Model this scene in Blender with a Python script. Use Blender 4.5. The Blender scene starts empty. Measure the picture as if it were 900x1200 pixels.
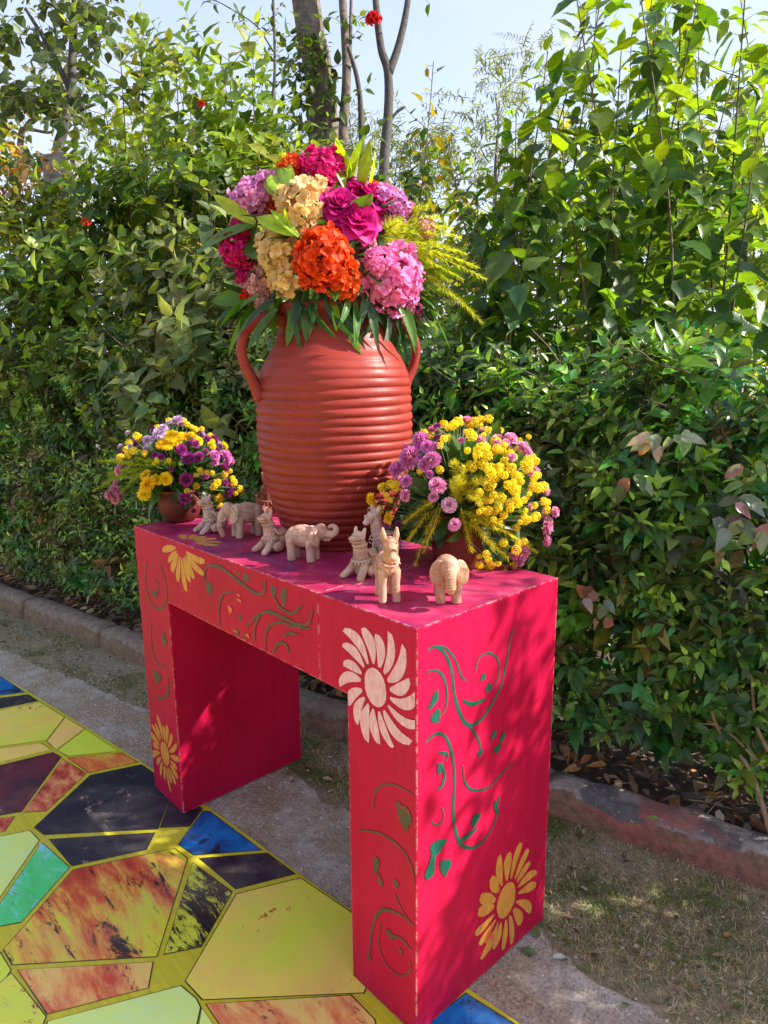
import bpy, bmesh, math, random
import numpy as np
from mathutils import Vector, Matrix, noise as mnoise

SC = bpy.context.scene
COL = SC.collection
PI = math.pi
rnd = random.Random(7)

# ------------------------------------------------------------------ camera
FPX = 808.13                       # focal length in pixels of the 900 x 1200 photograph
CAM = Vector((2.2767, -0.9432, 1.5060))
YAW, PITCH, ROLL = -0.8222, -0.1987, -0.0085
_f = Vector((math.sin(YAW) * math.cos(PITCH), math.cos(YAW) * math.cos(PITCH), math.sin(PITCH)))
_r = Vector((math.cos(YAW), -math.sin(YAW), 0.0))
_u = _r.cross(_f)
CR = math.cos(ROLL) * _r + math.sin(ROLL) * _u
CU = -math.sin(ROLL) * _r + math.cos(ROLL) * _u
CF = _f
cam_d = bpy.data.cameras.new('camera')
cam_d.sensor_fit = 'HORIZONTAL'
cam_d.sensor_width = 36.0
cam_d.lens = FPX / 900.0 * 36.0
cam_d.clip_start = 0.05
cam_d.clip_end = 500.0
cam = bpy.data.objects.new('camera', cam_d)
COL.objects.link(cam)
cam.matrix_world = Matrix(((CR.x, CU.x, -CF.x, CAM.x), (CR.y, CU.y, -CF.y, CAM.y),
                           (CR.z, CU.z, -CF.z, CAM.z), (0, 0, 0, 1)))
SC.camera = cam

# ------------------------------------------------------------------ sky, sun, exposure
SUN = Vector((0.60, 0.60, 0.62)).normalized()      # direction towards the sun
world = bpy.data.worlds.new('World')
SC.world = world
world.use_nodes = True
wn = world.node_tree.nodes
wl = world.node_tree.links
wn.clear()
sky = wn.new('ShaderNodeTexSky')
sky.sky_type = 'NISHITA'
sky.sun_disc = False
sky.sun_elevation = math.asin(SUN.z)
sky.sun_rotation = math.atan2(SUN.x, SUN.y)
sky.air_density = 1.0
sky.dust_density = 2.0
sky.ozone_density = 2.0
bg = wn.new('ShaderNodeBackground')
bg.inputs['Strength'].default_value = 0.135
out = wn.new('ShaderNodeOutputWorld')
# thin high cloud veils the whole sky
tco = wn.new('ShaderNodeTexCoord')
vmap = wn.new('ShaderNodeMapping')
vmap.inputs['Scale'].default_value = (1.0, 1.0, 2.2)
vn = wn.new('ShaderNodeTexNoise')
vn.inputs['Scale'].default_value = 2.1
vn.inputs['Detail'].default_value = 6
vn.inputs['Roughness'].default_value = 0.55
vr = wn.new('ShaderNodeMapRange')
vr.inputs['From Min'].default_value = 0.35
vr.inputs['From Max'].default_value = 0.68
vr.inputs['To Min'].default_value = 0.42
vr.inputs['To Max'].default_value = 0.80
vm = wn.new('ShaderNodeMix')
vm.data_type = 'RGBA'
vm.inputs[7].default_value = (2.45, 2.52, 3.0, 1)
wl.new(tco.outputs['Generated'], vmap.inputs['Vector'])
wl.new(vmap.outputs[0], vn.inputs['Vector'])
wl.new(vn.outputs['Fac'], vr.inputs['Value'])
wl.new(vr.outputs[0], vm.inputs[0])
wl.new(sky.outputs[0], vm.inputs[6])
wl.new(vm.outputs[2], bg.inputs['Color'])
wl.new(bg.outputs[0], out.inputs['Surface'])

sun_d = bpy.data.lights.new('sun', 'SUN')
sun_d.energy = 3.9
sun_d.angle = math.radians(0.55)
sun_d.color = (1.0, 0.94, 0.84)
sun = bpy.data.objects.new('sun', sun_d)
COL.objects.link(sun)
sun.rotation_euler = SUN.to_track_quat('Z', 'Y').to_euler()
sun.location = (6, 8, 8)

SC.view_settings.view_transform = 'Standard'
SC.view_settings.look = 'None'
SC.view_settings.exposure = 1.52
SC.view_settings.gamma = 1.0
SC.view_settings.use_curve_mapping = False
SC.cycles.max_bounces = 6
SC.cycles.transmission_bounces = 4
SC.cycles.diffuse_bounces = 3
SC.cycles.glossy_bounces = 2
SC.cycles.caustics_reflective = False
SC.cycles.caustics_refractive = False


# ------------------------------------------------------------------ helpers
def ray(u, v):
    return CR * ((u - 450.0) / FPX) - CU * ((v - 600.0) / FPX) + CF


def on_z(u, v, z=0.0):
    d = ray(u, v)
    return CAM + d * ((z - CAM.z) / d.z)


def on_y(u, v, y=0.0):
    d = ray(u, v)
    return CAM + d * ((y - CAM.y) / d.y)


def on_x(u, v, x):
    d = ray(u, v)
    return CAM + d * ((x - CAM.x) / d.x)


def at(u, v, t):
    return CAM + ray(u, v) * t


def tag(o, label=None, cat=None, group=None, kind=None):
    if label: o['label'] = label
    if cat: o['category'] = cat
    if group: o['group'] = group
    if kind: o['kind'] = kind
    return o


def empty(name, loc, label, cat, group=None):
    o = bpy.data.objects.new(name, None)
    o.empty_display_size = 0.05
    COL.objects.link(o)
    o.location = loc
    return tag(o, label, cat, group)


def link(name, me, parent=None, world_mesh=True):
    o = bpy.data.objects.new(name, me)
    COL.objects.link(o)
    if parent is not None:
        o.parent = parent
        if world_mesh:
            loc = Vector((0, 0, 0))
            p = parent
            while p is not None:
                loc += p.location
                p = p.parent
            o.location = -loc
    return o


def mesh(name, vs, fs, mats, smooth=False, idx=None):
    me = bpy.data.meshes.new(name)
    me.from_pydata([tuple(v) for v in vs], [], [tuple(f) for f in fs])
    for m in (mats if isinstance(mats, (list, tuple)) else [mats]):
        me.materials.append(m)
    if idx is not None:
        me.polygons.foreach_set('material_index', idx)
    if smooth:
        me.polygons.foreach_set('use_smooth', [True] * len(me.polygons))
    me.update()
    return me


def bm_mesh(name, bm, mats, smooth=False):
    me = bpy.data.meshes.new(name)
    bm.to_mesh(me)
    bm.free()
    for m in (mats if isinstance(mats, (list, tuple)) else [mats]):
        me.materials.append(m)
    if smooth:
        me.polygons.foreach_set('use_smooth', [True] * len(me.polygons))
    return me


def np_mesh(name, V, F, mat, tint=None, smooth=False, tip=None):
    """V (n,3) float, F list of arrays (m,k) of faces with k corners each."""
    me = bpy.data.meshes.new(name)
    nv = len(V)
    me.vertices.add(nv)
    me.vertices.foreach_set('co', np.ascontiguousarray(V, dtype=np.float32).ravel())
    loops = np.concatenate([f.ravel() for f in F]).astype(np.int32)
    sizes = np.concatenate([np.full(len(f), f.shape[1], np.int32) for f in F])
    starts = np.concatenate([[0], np.cumsum(sizes)[:-1]]).astype(np.int32)
    me.loops.add(len(loops))
    me.loops.foreach_set('vertex_index', loops)
    me.polygons.add(len(sizes))
    me.polygons.foreach_set('loop_start', starts)
    if smooth:
        me.polygons.foreach_set('use_smooth', np.ones(len(sizes), dtype=bool))
    me.materials.append(mat)
    me.update(calc_edges=True)
    if tint is not None:
        a = me.attributes.new('tint', 'FLOAT_COLOR', 'POINT')
        c = np.ones((nv, 4), np.float32)
        c[:, :3] = tint
        a.data.foreach_set('color', c.ravel())
    if tip is not None:
        a = me.attributes.new('tip', 'FLOAT', 'POINT')
        a.data.foreach_set('value', np.asarray(tip, np.float32))
    return me


def catmull(pts, n=8):
    P = [Vector(p) for p in pts]
    if len(P) < 3:
        return [P[0].lerp(P[-1], i / n) for i in range(n + 1)]
    P = [P[0] * 2 - P[1]] + P + [P[-1] * 2 - P[-2]]
    out = []
    for i in range(1, len(P) - 2):
        a, b, c, d = P[i - 1], P[i], P[i + 1], P[i + 2]
        for k in range(n):
            t = k / n
            out.append(0.5 * ((2 * b) + (c - a) * t + (2 * a - 5 * b + 4 * c - d) * t * t + (3 * b - a - 3 * c + d) * t ** 3))
    out.append(P[-2].copy())
    return out


def perp(a):
    a = a.normalized()
    b = Vector((0, 0, 1)) if abs(a.z) < 0.9 else Vector((1, 0, 0))
    x = a.cross(b).normalized()
    return x, a.cross(x).normalized()


class Tubes:
    """collects tapered tubes into one mesh"""
    def __init__(self):
        self.v, self.f = [], []

    def add(self, pts, r0, r1=None, n=6, cap=True, radii=None):
        pts = [Vector(p) for p in pts]
        k = len(pts)
        if r1 is None: r1 = r0
        base = len(self.v)
        x = None
        for i, p in enumerate(pts):
            d = (pts[min(i + 1, k - 1)] - pts[max(i - 1, 0)])
            if d.length < 1e-9: d = Vector((0, 0, 1))
            d.normalize()
            if x is None:
                x, y = perp(d)
            else:
                x = (x - d * x.dot(d))
                x = x.normalized() if x.length > 1e-6 else perp(d)[0]
                y = d.cross(x)
            r = radii[i] if radii else r0 + (r1 - r0) * i / max(1, k - 1)
            for j in range(n):
                a = 2 * PI * j / n
                self.v.append(p + x * (r * math.cos(a)) + y * (r * math.sin(a)))
        for i in range(k - 1):
            for j in range(n):
                a = base + i * n + j
                b = base + i * n + (j + 1) % n
                self.f.append((a, b, b + n, a + n))
        if cap:
            self.f.append(tuple(base + j for j in reversed(range(n))))
            self.f.append(tuple(base + (k - 1) * n + j for j in range(n)))

    def build(self, name, mat, parent=None, smooth=True):
        return link(name, mesh(name, self.v, self.f, mat, smooth), parent)


# ------------------------------------------------------------------ materials
def new_mat(name):
    m = bpy.data.materials.new(name)
    m.use_nodes = True
    nt = m.node_tree
    b = nt.nodes['Principled BSDF']
    return m, nt, b


def N(nt, kind, **kw):
    n = nt.nodes.new(kind)
    for k, v in kw.items():
        setattr(n, k, v)
    return n


def noise_node(nt, scale, detail=4, rough=0.55, vec=None, dist=0.0):
    n = N(nt, 'ShaderNodeTexNoise')
    n.inputs['Scale'].default_value = scale
    n.inputs['Detail'].default_value = detail
    n.inputs['Roughness'].default_value = rough
    n.inputs['Distortion'].default_value = dist
    if vec is not None:
        nt.links.new(vec, n.inputs['Vector'])
    return n.outputs['Fac']


def ramp(nt, fac, stops):
    r = N(nt, 'ShaderNodeValToRGB')
    el = r.color_ramp.elements
    while len(el) < len(stops):
        el.new(0.5)
    for e, (p, c) in zip(el, stops):
        e.position = p
        e.color = (c[0], c[1], c[2], 1) if hasattr(c, '__len__') else (c, c, c, 1)
    nt.links.new(fac, r.inputs['Fac'])
    return r.outputs['Color']


def mixc(nt, fac, a, b, mode='MIX'):
    m = N(nt, 'ShaderNodeMix', data_type='RGBA', blend_type=mode)
    for i, v in ((0, fac), (6, a), (7, b)):
        s = m.inputs[i]
        if hasattr(v, 'is_linked'):
            nt.links.new(v, s)
        elif isinstance(v, (int, float)):
            s.default_value = v if i == 0 else (v, v, v, 1)
        else:
            s.default_value = (v[0], v[1], v[2], 1)
    return m.outputs[2]


def math_node(nt, op, a, b=None, clamp=False):
    m = N(nt, 'ShaderNodeMath', operation=op, use_clamp=clamp)
    for s, v in ((m.inputs[0], a), (m.inputs[1], b)):
        if v is None: continue
        if hasattr(v, 'is_linked'):
            nt.links.new(v, s)
        else:
            s.default_value = v
    return m.outputs[0]


def bump(nt, bsdf, h, strength=0.3, dist=0.01):
    b = N(nt, 'ShaderNodeBump')
    b.inputs['Strength'].default_value = strength
    b.inputs['Distance'].default_value = dist
    nt.links.new(h, b.inputs['Height'])
    nt.links.new(b.outputs[0], bsdf.inputs['Normal'])


def obj_co(nt):
    return N(nt, 'ShaderNodeNewGeometry').outputs['Position']


def simple_mat(name, c1, c2, scale=20, rough=0.6, bmp=0.2, bd=0.004, detail=5, spec=0.5, coat=0.0):
    m, nt, b = new_mat(name)
    co = obj_co(nt)
    f = noise_node(nt, scale, detail, 0.6, co)
    nt.links.new(ramp(nt, f, [(0.3, c1), (0.7, c2)]), b.inputs['Base Color'])
    b.inputs['Roughness'].default_value = rough
    b.inputs['Specular IOR Level'].default_value = spec
    b.inputs['Coat Weight'].default_value = coat
    if bmp:
        bump(nt, b, noise_node(nt, scale * 2.5, 6, 0.65, co), bmp, bd)
    return m


def leaf_mat(name, rough=0.36, trans=0.38, tcol=(1.5, 1.65, 0.45), spec=0.5, vary=0.35):
    m, nt, b = new_mat(name)
    at_ = N(nt, 'ShaderNodeAttribute', attribute_name='tint')
    g = N(nt, 'ShaderNodeNewGeometry')
    oi = N(nt, 'ShaderNodeObjectInfo')
    r = math_node(nt, 'FRACT', math_node(nt, 'ADD', g.outputs['Random Per Island'], oi.outputs['Random']))
    val = N(nt, 'ShaderNodeMapRange')
    val.inputs['To Min'].default_value = 1.0 - vary
    val.inputs['To Max'].default_value = 1.0 + vary
    nt.links.new(r, val.inputs['Value'])
    hs = N(nt, 'ShaderNodeHueSaturation')
    nt.links.new(val.outputs[0], hs.inputs['Value'])
    hue = N(nt, 'ShaderNodeMapRange')
    hue.inputs['To Min'].default_value = 0.488
    hue.inputs['To Max'].default_value = 0.515
    nt.links.new(math_node(nt, 'FRACT', math_node(nt, 'MULTIPLY', r, 7.31)), hue.inputs['Value'])
    nt.links.new(hue.outputs[0], hs.inputs['Hue'])
    blot = noise_node(nt, 55.0, 3, 0.6, g.outputs['Position'])
    c0 = mixc(nt, 1.0, at_.outputs['Color'], ramp(nt, blot, [(0.25, 0.72), (0.75, 1.2)]), 'MULTIPLY')
    nt.links.new(c0, hs.inputs['Color'])
    nt.links.new(hs.outputs[0], b.inputs['Base Color'])
    b.inputs['Roughness'].default_value = rough
    b.inputs['Specular IOR Level'].default_value = spec
    bump(nt, b, noise_node(nt, 130.0, 2, 0.5, g.outputs['Position']), 0.25, 0.003)
    t = N(nt, 'ShaderNodeBsdfTranslucent')
    tc = mixc(nt, 1.0, hs.outputs[0], tcol, 'MULTIPLY')
    nt.links.new(tc, t.inputs['Color'])
    mx = N(nt, 'ShaderNodeMixShader')
    mx.inputs[0].default_value = trans
    nt.links.new(b.outputs[0], mx.inputs[1])
    nt.links.new(t.outputs[0], mx.inputs[2])
    o = nt.nodes['Material Output']
    nt.links.new(mx.outputs[0], o.inputs['Surface'])
    return m


def petal_mat(name, base, tipc, trans=0.36, rough=0.55, vary=0.26, hue_vary=0.012):
    m, nt, b = new_mat(name)
    g = N(nt, 'ShaderNodeNewGeometry')
    oi = N(nt, 'ShaderNodeObjectInfo')
    at_ = N(nt, 'ShaderNodeAttribute', attribute_name='tip')
    r = math_node(nt, 'FRACT', math_node(nt, 'ADD', g.outputs['Random Per Island'], oi.outputs['Random']))
    c = mixc(nt, at_.outputs['Fac'], base, tipc)
    hs = N(nt, 'ShaderNodeHueSaturation')
    val = N(nt, 'ShaderNodeMapRange')
    val.inputs['To Min'].default_value = 1 - vary
    val.inputs['To Max'].default_value = 1 + vary
    nt.links.new(r, val.inputs['Value'])
    hue = N(nt, 'ShaderNodeMapRange')
    hue.inputs['To Min'].default_value = 0.5 - hue_vary
    hue.inputs['To Max'].default_value = 0.5 + hue_vary
    nt.links.new(oi.outputs['Random'], hue.inputs['Value'])
    nt.links.new(val.outputs[0], hs.inputs['Value'])
    nt.links.new(hue.outputs[0], hs.inputs['Hue'])
    nt.links.new(c, hs.inputs['Color'])
    nt.links.new(hs.outputs[0], b.inputs['Base Color'])
    b.inputs['Roughness'].default_value = rough
    b.inputs['Specular IOR Level'].default_value = 0.25
    t = N(nt, 'ShaderNodeBsdfTranslucent')
    nt.links.new(hs.outputs[0], t.inputs['Color'])
    mx = N(nt, 'ShaderNodeMixShader')
    mx.inputs[0].default_value = trans
    nt.links.new(b.outputs[0], mx.inputs[1])
    nt.links.new(t.outputs[0], mx.inputs[2])
    nt.links.new(mx.outputs[0], nt.nodes['Material Output'].inputs['Surface'])
    return m
# ------------------------------------------------------------------ ground, path, bed, kerb
def interp(tab, x):
    for (x0, y0), (x1, y1) in zip(tab, tab[1:]):
        if x <= x1 or (x1, y1) == tab[-1]:
            return y0 + (y1 - y0) * (x - x0) / (x1 - x0)


KERB = [(-7, -0.78), (-2.61, 0.144), (-1.055, 0.43), (0.166, 0.69), (1.1, 0.915), (1.745, 1.075), (4.5, 1.70)]
PATH = [(-7, -0.9), (-1.89, -0.04), (-0.73, 0.235), (0.235, 0.43), (0.54, 0.45), (1.37, 0.49), (1.56, 0.45), (1.76, 0.47), (4, 0.62)]
MATE = [(-3.2, -0.39), (-1.49, -0.142), (-0.295, 0.022), (0.262, 0.083), (0.736, 0.118), (0.954, 0.139), (1.49, 0.199), (2.9, 0.35)]


def ground_material():
    m, nt, b = new_mat('dry_earth')
    co = obj_co(nt)
    big = noise_node(nt, 2.2, 5, 0.6, co)
    fine = noise_node(nt, 60, 6, 0.7, co)
    c = ramp(nt, fine, [(0.25, (0.13, 0.095, 0.062)), (0.5, (0.28, 0.225, 0.155)), (0.78, (0.46, 0.39, 0.29))])
    g = ramp(nt, fine, [(0.3, (0.09, 0.082, 0.035)), (0.7, (0.26, 0.235, 0.12))])
    nt.links.new(mixc(nt, ramp(nt, big, [(0.42, 0.0), (0.62, 0.8)]), c, g), b.inputs['Base Color'])
    b.inputs['Roughness'].default_value = 0.95
    bump(nt, b, fine, 0.6, 0.012)
    return m


M_earth = ground_material()
g = mesh('ground', [(-60, -60, 0), (60, -60, 0), (60, 60, 0), (-60, 60, 0)], [(0, 1, 2, 3)], M_earth)
tag(link('ground', g), 'dry brown earth under the grass', None, None, 'structure')


def concrete_material():
    m, nt, b = new_mat('weathered_concrete')
    co = obj_co(nt)
    big = noise_node(nt, 3.0, 6, 0.65, co)
    mid = noise_node(nt, 16, 6, 0.7, co)
    fine = noise_node(nt, 130, 4, 0.7, co)
    c = ramp(nt, mid, [(0.25, (0.22, 0.20, 0.175)), (0.5, (0.42, 0.395, 0.36)), (0.75, (0.62, 0.60, 0.56))])
    s = mixc(nt, ramp(nt, big, [(0.34, 0.0), (0.56, 0.9)]), c, ramp(nt, fine, [(0.3, (0.16, 0.11, 0.07)), (0.7, (0.40, 0.30, 0.20))]))
    v = N(nt, 'ShaderNodeTexVoronoi')
    v.inputs['Scale'].default_value = 90
    nt.links.new(co, v.inputs['Vector'])
    sp = ramp(nt, v.outputs['Distance'], [(0.05, 0.45), (0.35, 1.05)])
    nt.links.new(mixc(nt, 1.0, mixc(nt, 1.0, s, sp, 'MULTIPLY'), ramp(nt, fine, [(0.3, 0.75), (0.7, 1.2)]), 'MULTIPLY'), b.inputs['Base Color'])
    b.inputs['Roughness'].default_value = 0.9
    h = math_node(nt, 'ADD', math_node(nt, 'MULTIPLY', mid, 0.6), math_node(nt, 'MULTIPLY', fine, 0.4))
    bump(nt, b, h, 0.7, 0.012)
    return m


M_conc = concrete_material()
vs, fs = [], []
xs = np.arange(-7, 4.01, 0.035)
for i, x in enumerate(xs):
    e = interp(PATH, x) + 0.05 * mnoise.noise((x * 3.1, 0, 0)) + 0.035 * mnoise.noise((x * 11, 3, 0)) + 0.02 * mnoise.noise((x * 37, 3, 0))
    vs += [(x, -9, 0.004), (x, e - 0.012, 0.004), (x, e, -0.004)]
    if i:
        a = (i - 1) * 3
        fs += [(a, a + 3, a + 4, a + 1), (a + 1, a + 4, a + 5, a + 2)]
tag(link('path', mesh('path', vs, fs, M_conc)), 'rough grey concrete path under the table', None, None, 'structure')


def bed_material():
    m, nt, b = new_mat('bed_soil')
    co = obj_co(nt)
    f = noise_node(nt, 35, 7, 0.75, co)
    nt.links.new(ramp(nt, f, [(0.25, (0.03, 0.02, 0.014)), (0.55, (0.09, 0.064, 0.046)), (0.8, (0.24, 0.18, 0.14))]), b.inputs['Base Color'])
    b.inputs['Roughness'].default_value = 0.95
    bump(nt, b, f, 0.9, 0.02)
    return m


M_soil = bed_material()
vs, fs = [], []
xs = np.arange(-8, 5.01, 0.09)
dd = [0.09, 0.16, 0.28, 0.45, 0.7, 1.1, 2, 4, 9]
for i, x in enumerate(xs):
    for j, d in enumerate(dd):
        z = (0.055 if j else 0.02) + 0.05 * min(1, d) + 0.03 * mnoise.noise((x * 4, d * 5, 1))
        vs.append((x, interp(KERB, x) + d, z))
    if i:
        n = len(dd)
        for j in range(n - 1):
            a = (i - 1) * n + j
            fs.append((a, a + n, a + n + 1, a + 1))
tag(link('planting_bed', mesh('planting_bed', vs, fs, M_soil, True)), 'dark soil of the planting bed behind the kerb', None, None, 'structure')


def kerb_material():
    m, nt, b = new_mat('painted_kerb')
    co = obj_co(nt)
    sx = N(nt, 'ShaderNodeSeparateXYZ')
    nt.links.new(co, sx.inputs[0])
    n1 = noise_node(nt, 7, 6, 0.65, co)
    n2 = noise_node(nt, 28, 6, 0.7, co)
    n3 = noise_node(nt, 4.2, 4, 0.6, co, 0.4)
    grey = ramp(nt, n2, [(0.25, (0.17, 0.14, 0.125)), (0.55, (0.34, 0.29, 0.26)), (0.8, (0.52, 0.46, 0.41))])
    brown = ramp(nt, n2, [(0.3, (0.12, 0.075, 0.048)), (0.7, (0.29, 0.19, 0.12))])
    red = ramp(nt, n2, [(0.3, (0.21, 0.05, 0.045)), (0.7, (0.42, 0.14, 0.12))])
    blk = ramp(nt, n2, [(0.3, (0.03, 0.03, 0.034)), (0.7, (0.14, 0.13, 0.128))])
    front = math_node(nt, 'LESS_THAN', math_node(nt, 'ADD', sx.outputs['Z'], math_node(nt, 'MULTIPLY', n1, 0.11)), 0.142)
    right = ramp(nt, sx.outputs['X'], [(0.0, 0.0), (0.5, 1.0)])
    painted = mixc(nt, ramp(nt, n1, [(0.46, 0.0), (0.52, 0.9)]), grey, blk)
    painted = mixc(nt, ramp(nt, n3, [(0.47, 0.0), (0.55, 0.8)]), painted, red)
    painted = mixc(nt, ramp(nt, noise_node(nt, 55, 5, 0.7, co), [(0.60, 0.0), (0.68, 0.6)]), painted, (0.55, 0.50, 0.47))
    pf = mixc(nt, ramp(nt, n1, [(0.4, 0.2), (0.6, 1.0)]), brown, red)
    r_side = mixc(nt, front, painted, pf)
    l_side = mixc(nt, front, mixc(nt, 0.55, mixc(nt, 0.3, grey, blk), brown), brown)
    nt.links.new(mixc(nt, right, l_side, r_side), b.inputs['Base Color'])
    b.inputs['Roughness'].default_value = 0.88
    bump(nt, b, math_node(nt, 'ADD', n2, math_node(nt, 'MULTIPLY', n1, 0.8)), 0.8, 0.018)
    return m


M_kerb = kerb_material()
kerb = tag(bpy.data.objects.new('kerb', None), 'worn concrete kerb edging the planting bed', None, None, 'structure')
COL.objects.link(kerb)
PROF = [(0.0, -0.03), (0.004, 0.04), (0.012, 0.095), (0.022, 0.112), (0.045, 0.120), (0.085, 0.121), (0.122, 0.115), (0.137, 0.10), (0.142, 0.0)]
x0 = -6.6
while x0 < 3.6:
    ln = rnd.uniform(0.8, 1.0)
    vs, fs = [], []
    k = int(ln / 0.04)
    dz = rnd.uniform(-0.006, 0.006)
    dy = rnd.uniform(-0.008, 0.008)
    for i in range(k + 1):
        x = x0 + 0.004 + (ln - 0.008) * i / k
        e = 0.010 * (1 if i in (0, k) else 0)
        for j, (py, pz) in enumerate(PROF):
            q = mnoise.noise((x * 9, py * 25, pz * 25)) * 0.009 + mnoise.noise((x * 30, py * 60, pz * 60)) * 0.005
            yy = py + q
            if e: yy = 0.07 + (yy - 0.07) * 0.9
            vs.append((x, interp(KERB, x) + yy + dy, pz + q * 0.8 + dz - (e * 0.6 if pz > 0.05 else 0)))
        if i:
            n = len(PROF)
            for j in range(n - 1):
                a = (i - 1) * n + j
                fs.append((a, a + n, a + n + 1, a + 1))
    n = len(PROF)
    fs.append(tuple(range(n)))
    fs.append(tuple(reversed(range(k * n, k * n + n))))
    o = link('kerb_stone', mesh('kerb_stone', vs, fs, M_kerb, True), kerb)
    x0 += ln

# ------------------------------------------------------------------ printed vinyl mat
def vinyl(name, stops, scale=4.0, stretch=(1, 1, 1), rot=0.6, rough=0.40, fleck=None, extra=None, splat=None):
    m, nt, b = new_mat(name)
    co = obj_co(nt)
    mp = N(nt, 'ShaderNodeMapping')
    mp.inputs['Rotation'].default_value = (0, 0, rot)
    mp.inputs['Scale'].default_value = stretch
    nt.links.new(co, mp.inputs['Vector'])
    f = noise_node(nt, scale, 8, 0.68, mp.outputs[0], 0.35)
    c = ramp(nt, f, stops)
    if extra:
        col, lo, hi, sc2 = extra
        f2 = noise_node(nt, sc2, 9, 0.8, mp.outputs[0], 0.6)
        c = mixc(nt, ramp(nt, f2, [(lo, 0.0), (hi, 1.0)]), c, col)
    if fleck:
        f3 = noise_node(nt, 42, 5, 0.75, mp.outputs[0])
        c = mixc(nt, ramp(nt, f3, [(fleck[1], 0.0), (fleck[1] + 0.05, 1.0)]), c, fleck[0])
    for col, reg, lo in (splat or []):       # spatter gathered in drifts
        r1 = noise_node(nt, 3.4, 3, 0.5, mp.outputs[0], 0.3)
        r2 = noise_node(nt, 30, 7, 0.8, mp.outputs[0], 0.2)
        s_ = math_node(nt, 'ADD', math_node(nt, 'MULTIPLY', r1, reg), r2)
        c = mixc(nt, ramp(nt, s_, [(lo, 0.0), (lo + 0.03, 1.0)]), c, col)
    dust = noise_node(nt, 2.4, 7, 0.7, co)
    c = mixc(nt, ramp(nt, dust, [(0.50, 0.0), (0.78, 0.28)]), c, (0.42, 0.36, 0.28))
    grit = noise_node(nt, 140, 3, 0.6, co)
    c = mixc(nt, ramp(nt, grit, [(0.70, 0.0), (0.76, 0.5)]), c, (0.40, 0.35, 0.28))
    nt.links.new(c, b.inputs['Base Color'])
    b.inputs['Roughness'].default_value = rough
    d = noise_node(nt, 9, 5, 0.6, co)
    b.inputs['Specular IOR Level'].default_value = 0.35
    nt.links.new(ramp(nt, d, [(0.3, rough - 0.06), (0.7, rough + 0.2)]), b.inputs['Roughness'])
    bump(nt, b, noise_node(nt, 3.0, 2, 0.5, co), 0.25, 0.02)
    return m


V_base = vinyl('vinyl_yellow', [(0.3, (0.46, 0.38, 0.012)), (0.7, (0.62, 0.56, 0.025))], 5, (1, 14, 1), 0.9)
V_line = simple_mat('vinyl_line', (0.02, 0.02, 0.006), (0.05, 0.045, 0.01), 20, 0.4, 0)
V_navy = vinyl('vinyl_navy', [(0.3, (0.012, 0.010, 0.024)), (0.75, (0.026, 0.020, 0.038))], 6, splat=[((0.34, 0.22, 0.18), 0.35, 0.80)])
V_blue = vinyl('vinyl_blue', [(0.38, (0.006, 0.015, 0.05)), (0.48, (0.0, 0.10, 0.36)), (0.7, (0.0, 0.22, 0.60))], 7, splat=[((0.004, 0.01, 0.03), 0.6, 0.90)])
V_yel = vinyl('vinyl_pale_yellow', [(0.3, (0.78, 0.46, 0.12)), (0.45, (0.80, 0.62, 0.10)), (0.6, (0.66, 0.70, 0.06)), (0.75, (0.56, 0.68, 0.10))], 3.0, splat=[((0.34, 0.02, 0.02), 0.5, 0.90), ((0.62, 0.22, 0.06), 0.7, 1.0)])
V_peach = vinyl('vinyl_peach', [(0.3, (0.88, 0.48, 0.18)), (0.7, (0.80, 0.66, 0.09))], 4)
V_lime = vinyl('vinyl_lime', [(0.3, (0.52, 0.68, 0.04)), (0.7, (0.74, 0.76, 0.07))], 3)
V_red = vinyl('vinyl_orange_red', [(0.35, (0.72, 0.52, 0.05)), (0.48, (0.70, 0.16, 0.04)), (0.6, (0.60, 0.04, 0.03))], 3.6, (1, 2.2, 1), 0.2)
V_maroon = vinyl('vinyl_maroon', [(0.35, (0.04, 0.006, 0.02)), (0.55, (0.16, 0.012, 0.03)), (0.72, (0.52, 0.08, 0.05))], 3, splat=[((0.66, 0.32, 0.12), 0.5, 0.88)])
V_rust = vinyl('vinyl_rust', [(0.3, (0.05, 0.010, 0.02)), (0.46, (0.50, 0.05, 0.03)), (0.6, (0.78, 0.34, 0.12)), (0.8, (0.22, 0.02, 0.02))], 7, (1, 1.8, 1), 0.2, splat=[((0.03, 0.01, 0.015), 0.5, 0.86)])
V_big = vinyl('vinyl_rust_on_lime', [(0.36, (0.40, 0.018, 0.010)), (0.45, (0.62, 0.11, 0.03)), (0.51, (0.72, 0.42, 0.06)), (0.56, (0.64, 0.62, 0.035)), (0.8, (0.56, 0.64, 0.05))], 2.3, (0.6, 2.6, 1), -0.35, extra=((0.02, 0.010, 0.010), 0.55, 0.585, 3.2), splat=[((0.26, 0.02, 0.015), 0.9, 1.04)])
V_black = vinyl('vinyl_lime_black', [(0.3, (0.62, 0.62, 0.03)), (0.7, (0.56, 0.64, 0.06))], 3, (0.7, 2.2, 1), -0.35, extra=((0.012, 0.010, 0.012), 0.46, 0.50, 4.6), splat=[((0.02, 0.015, 0.012), 0.7, 0.93)])
V_cyan = vinyl('vinyl_cyan', [(0.3, (0.20, 0.70, 0.46)), (0.45, (0.30, 0.62, 0.85)), (0.6, (0.62, 0.82, 0.36)), (0.75, (0.14, 0.66, 0.22))], 4.5, (1, 2.4, 1), -0.35)
V_green = vinyl('vinyl_green', [(0.35, (0.34, 0.58, 0.88)), (0.48, (0.08, 0.62, 0.22)), (0.62, (0.05, 0.54, 0.12)), (0.75, (0.30, 0.62, 0.80))], 5.0, (1, 2.2, 1), -0.35, splat=[((0.02, 0.16, 0.08), 0.6, 0.92)])
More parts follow.
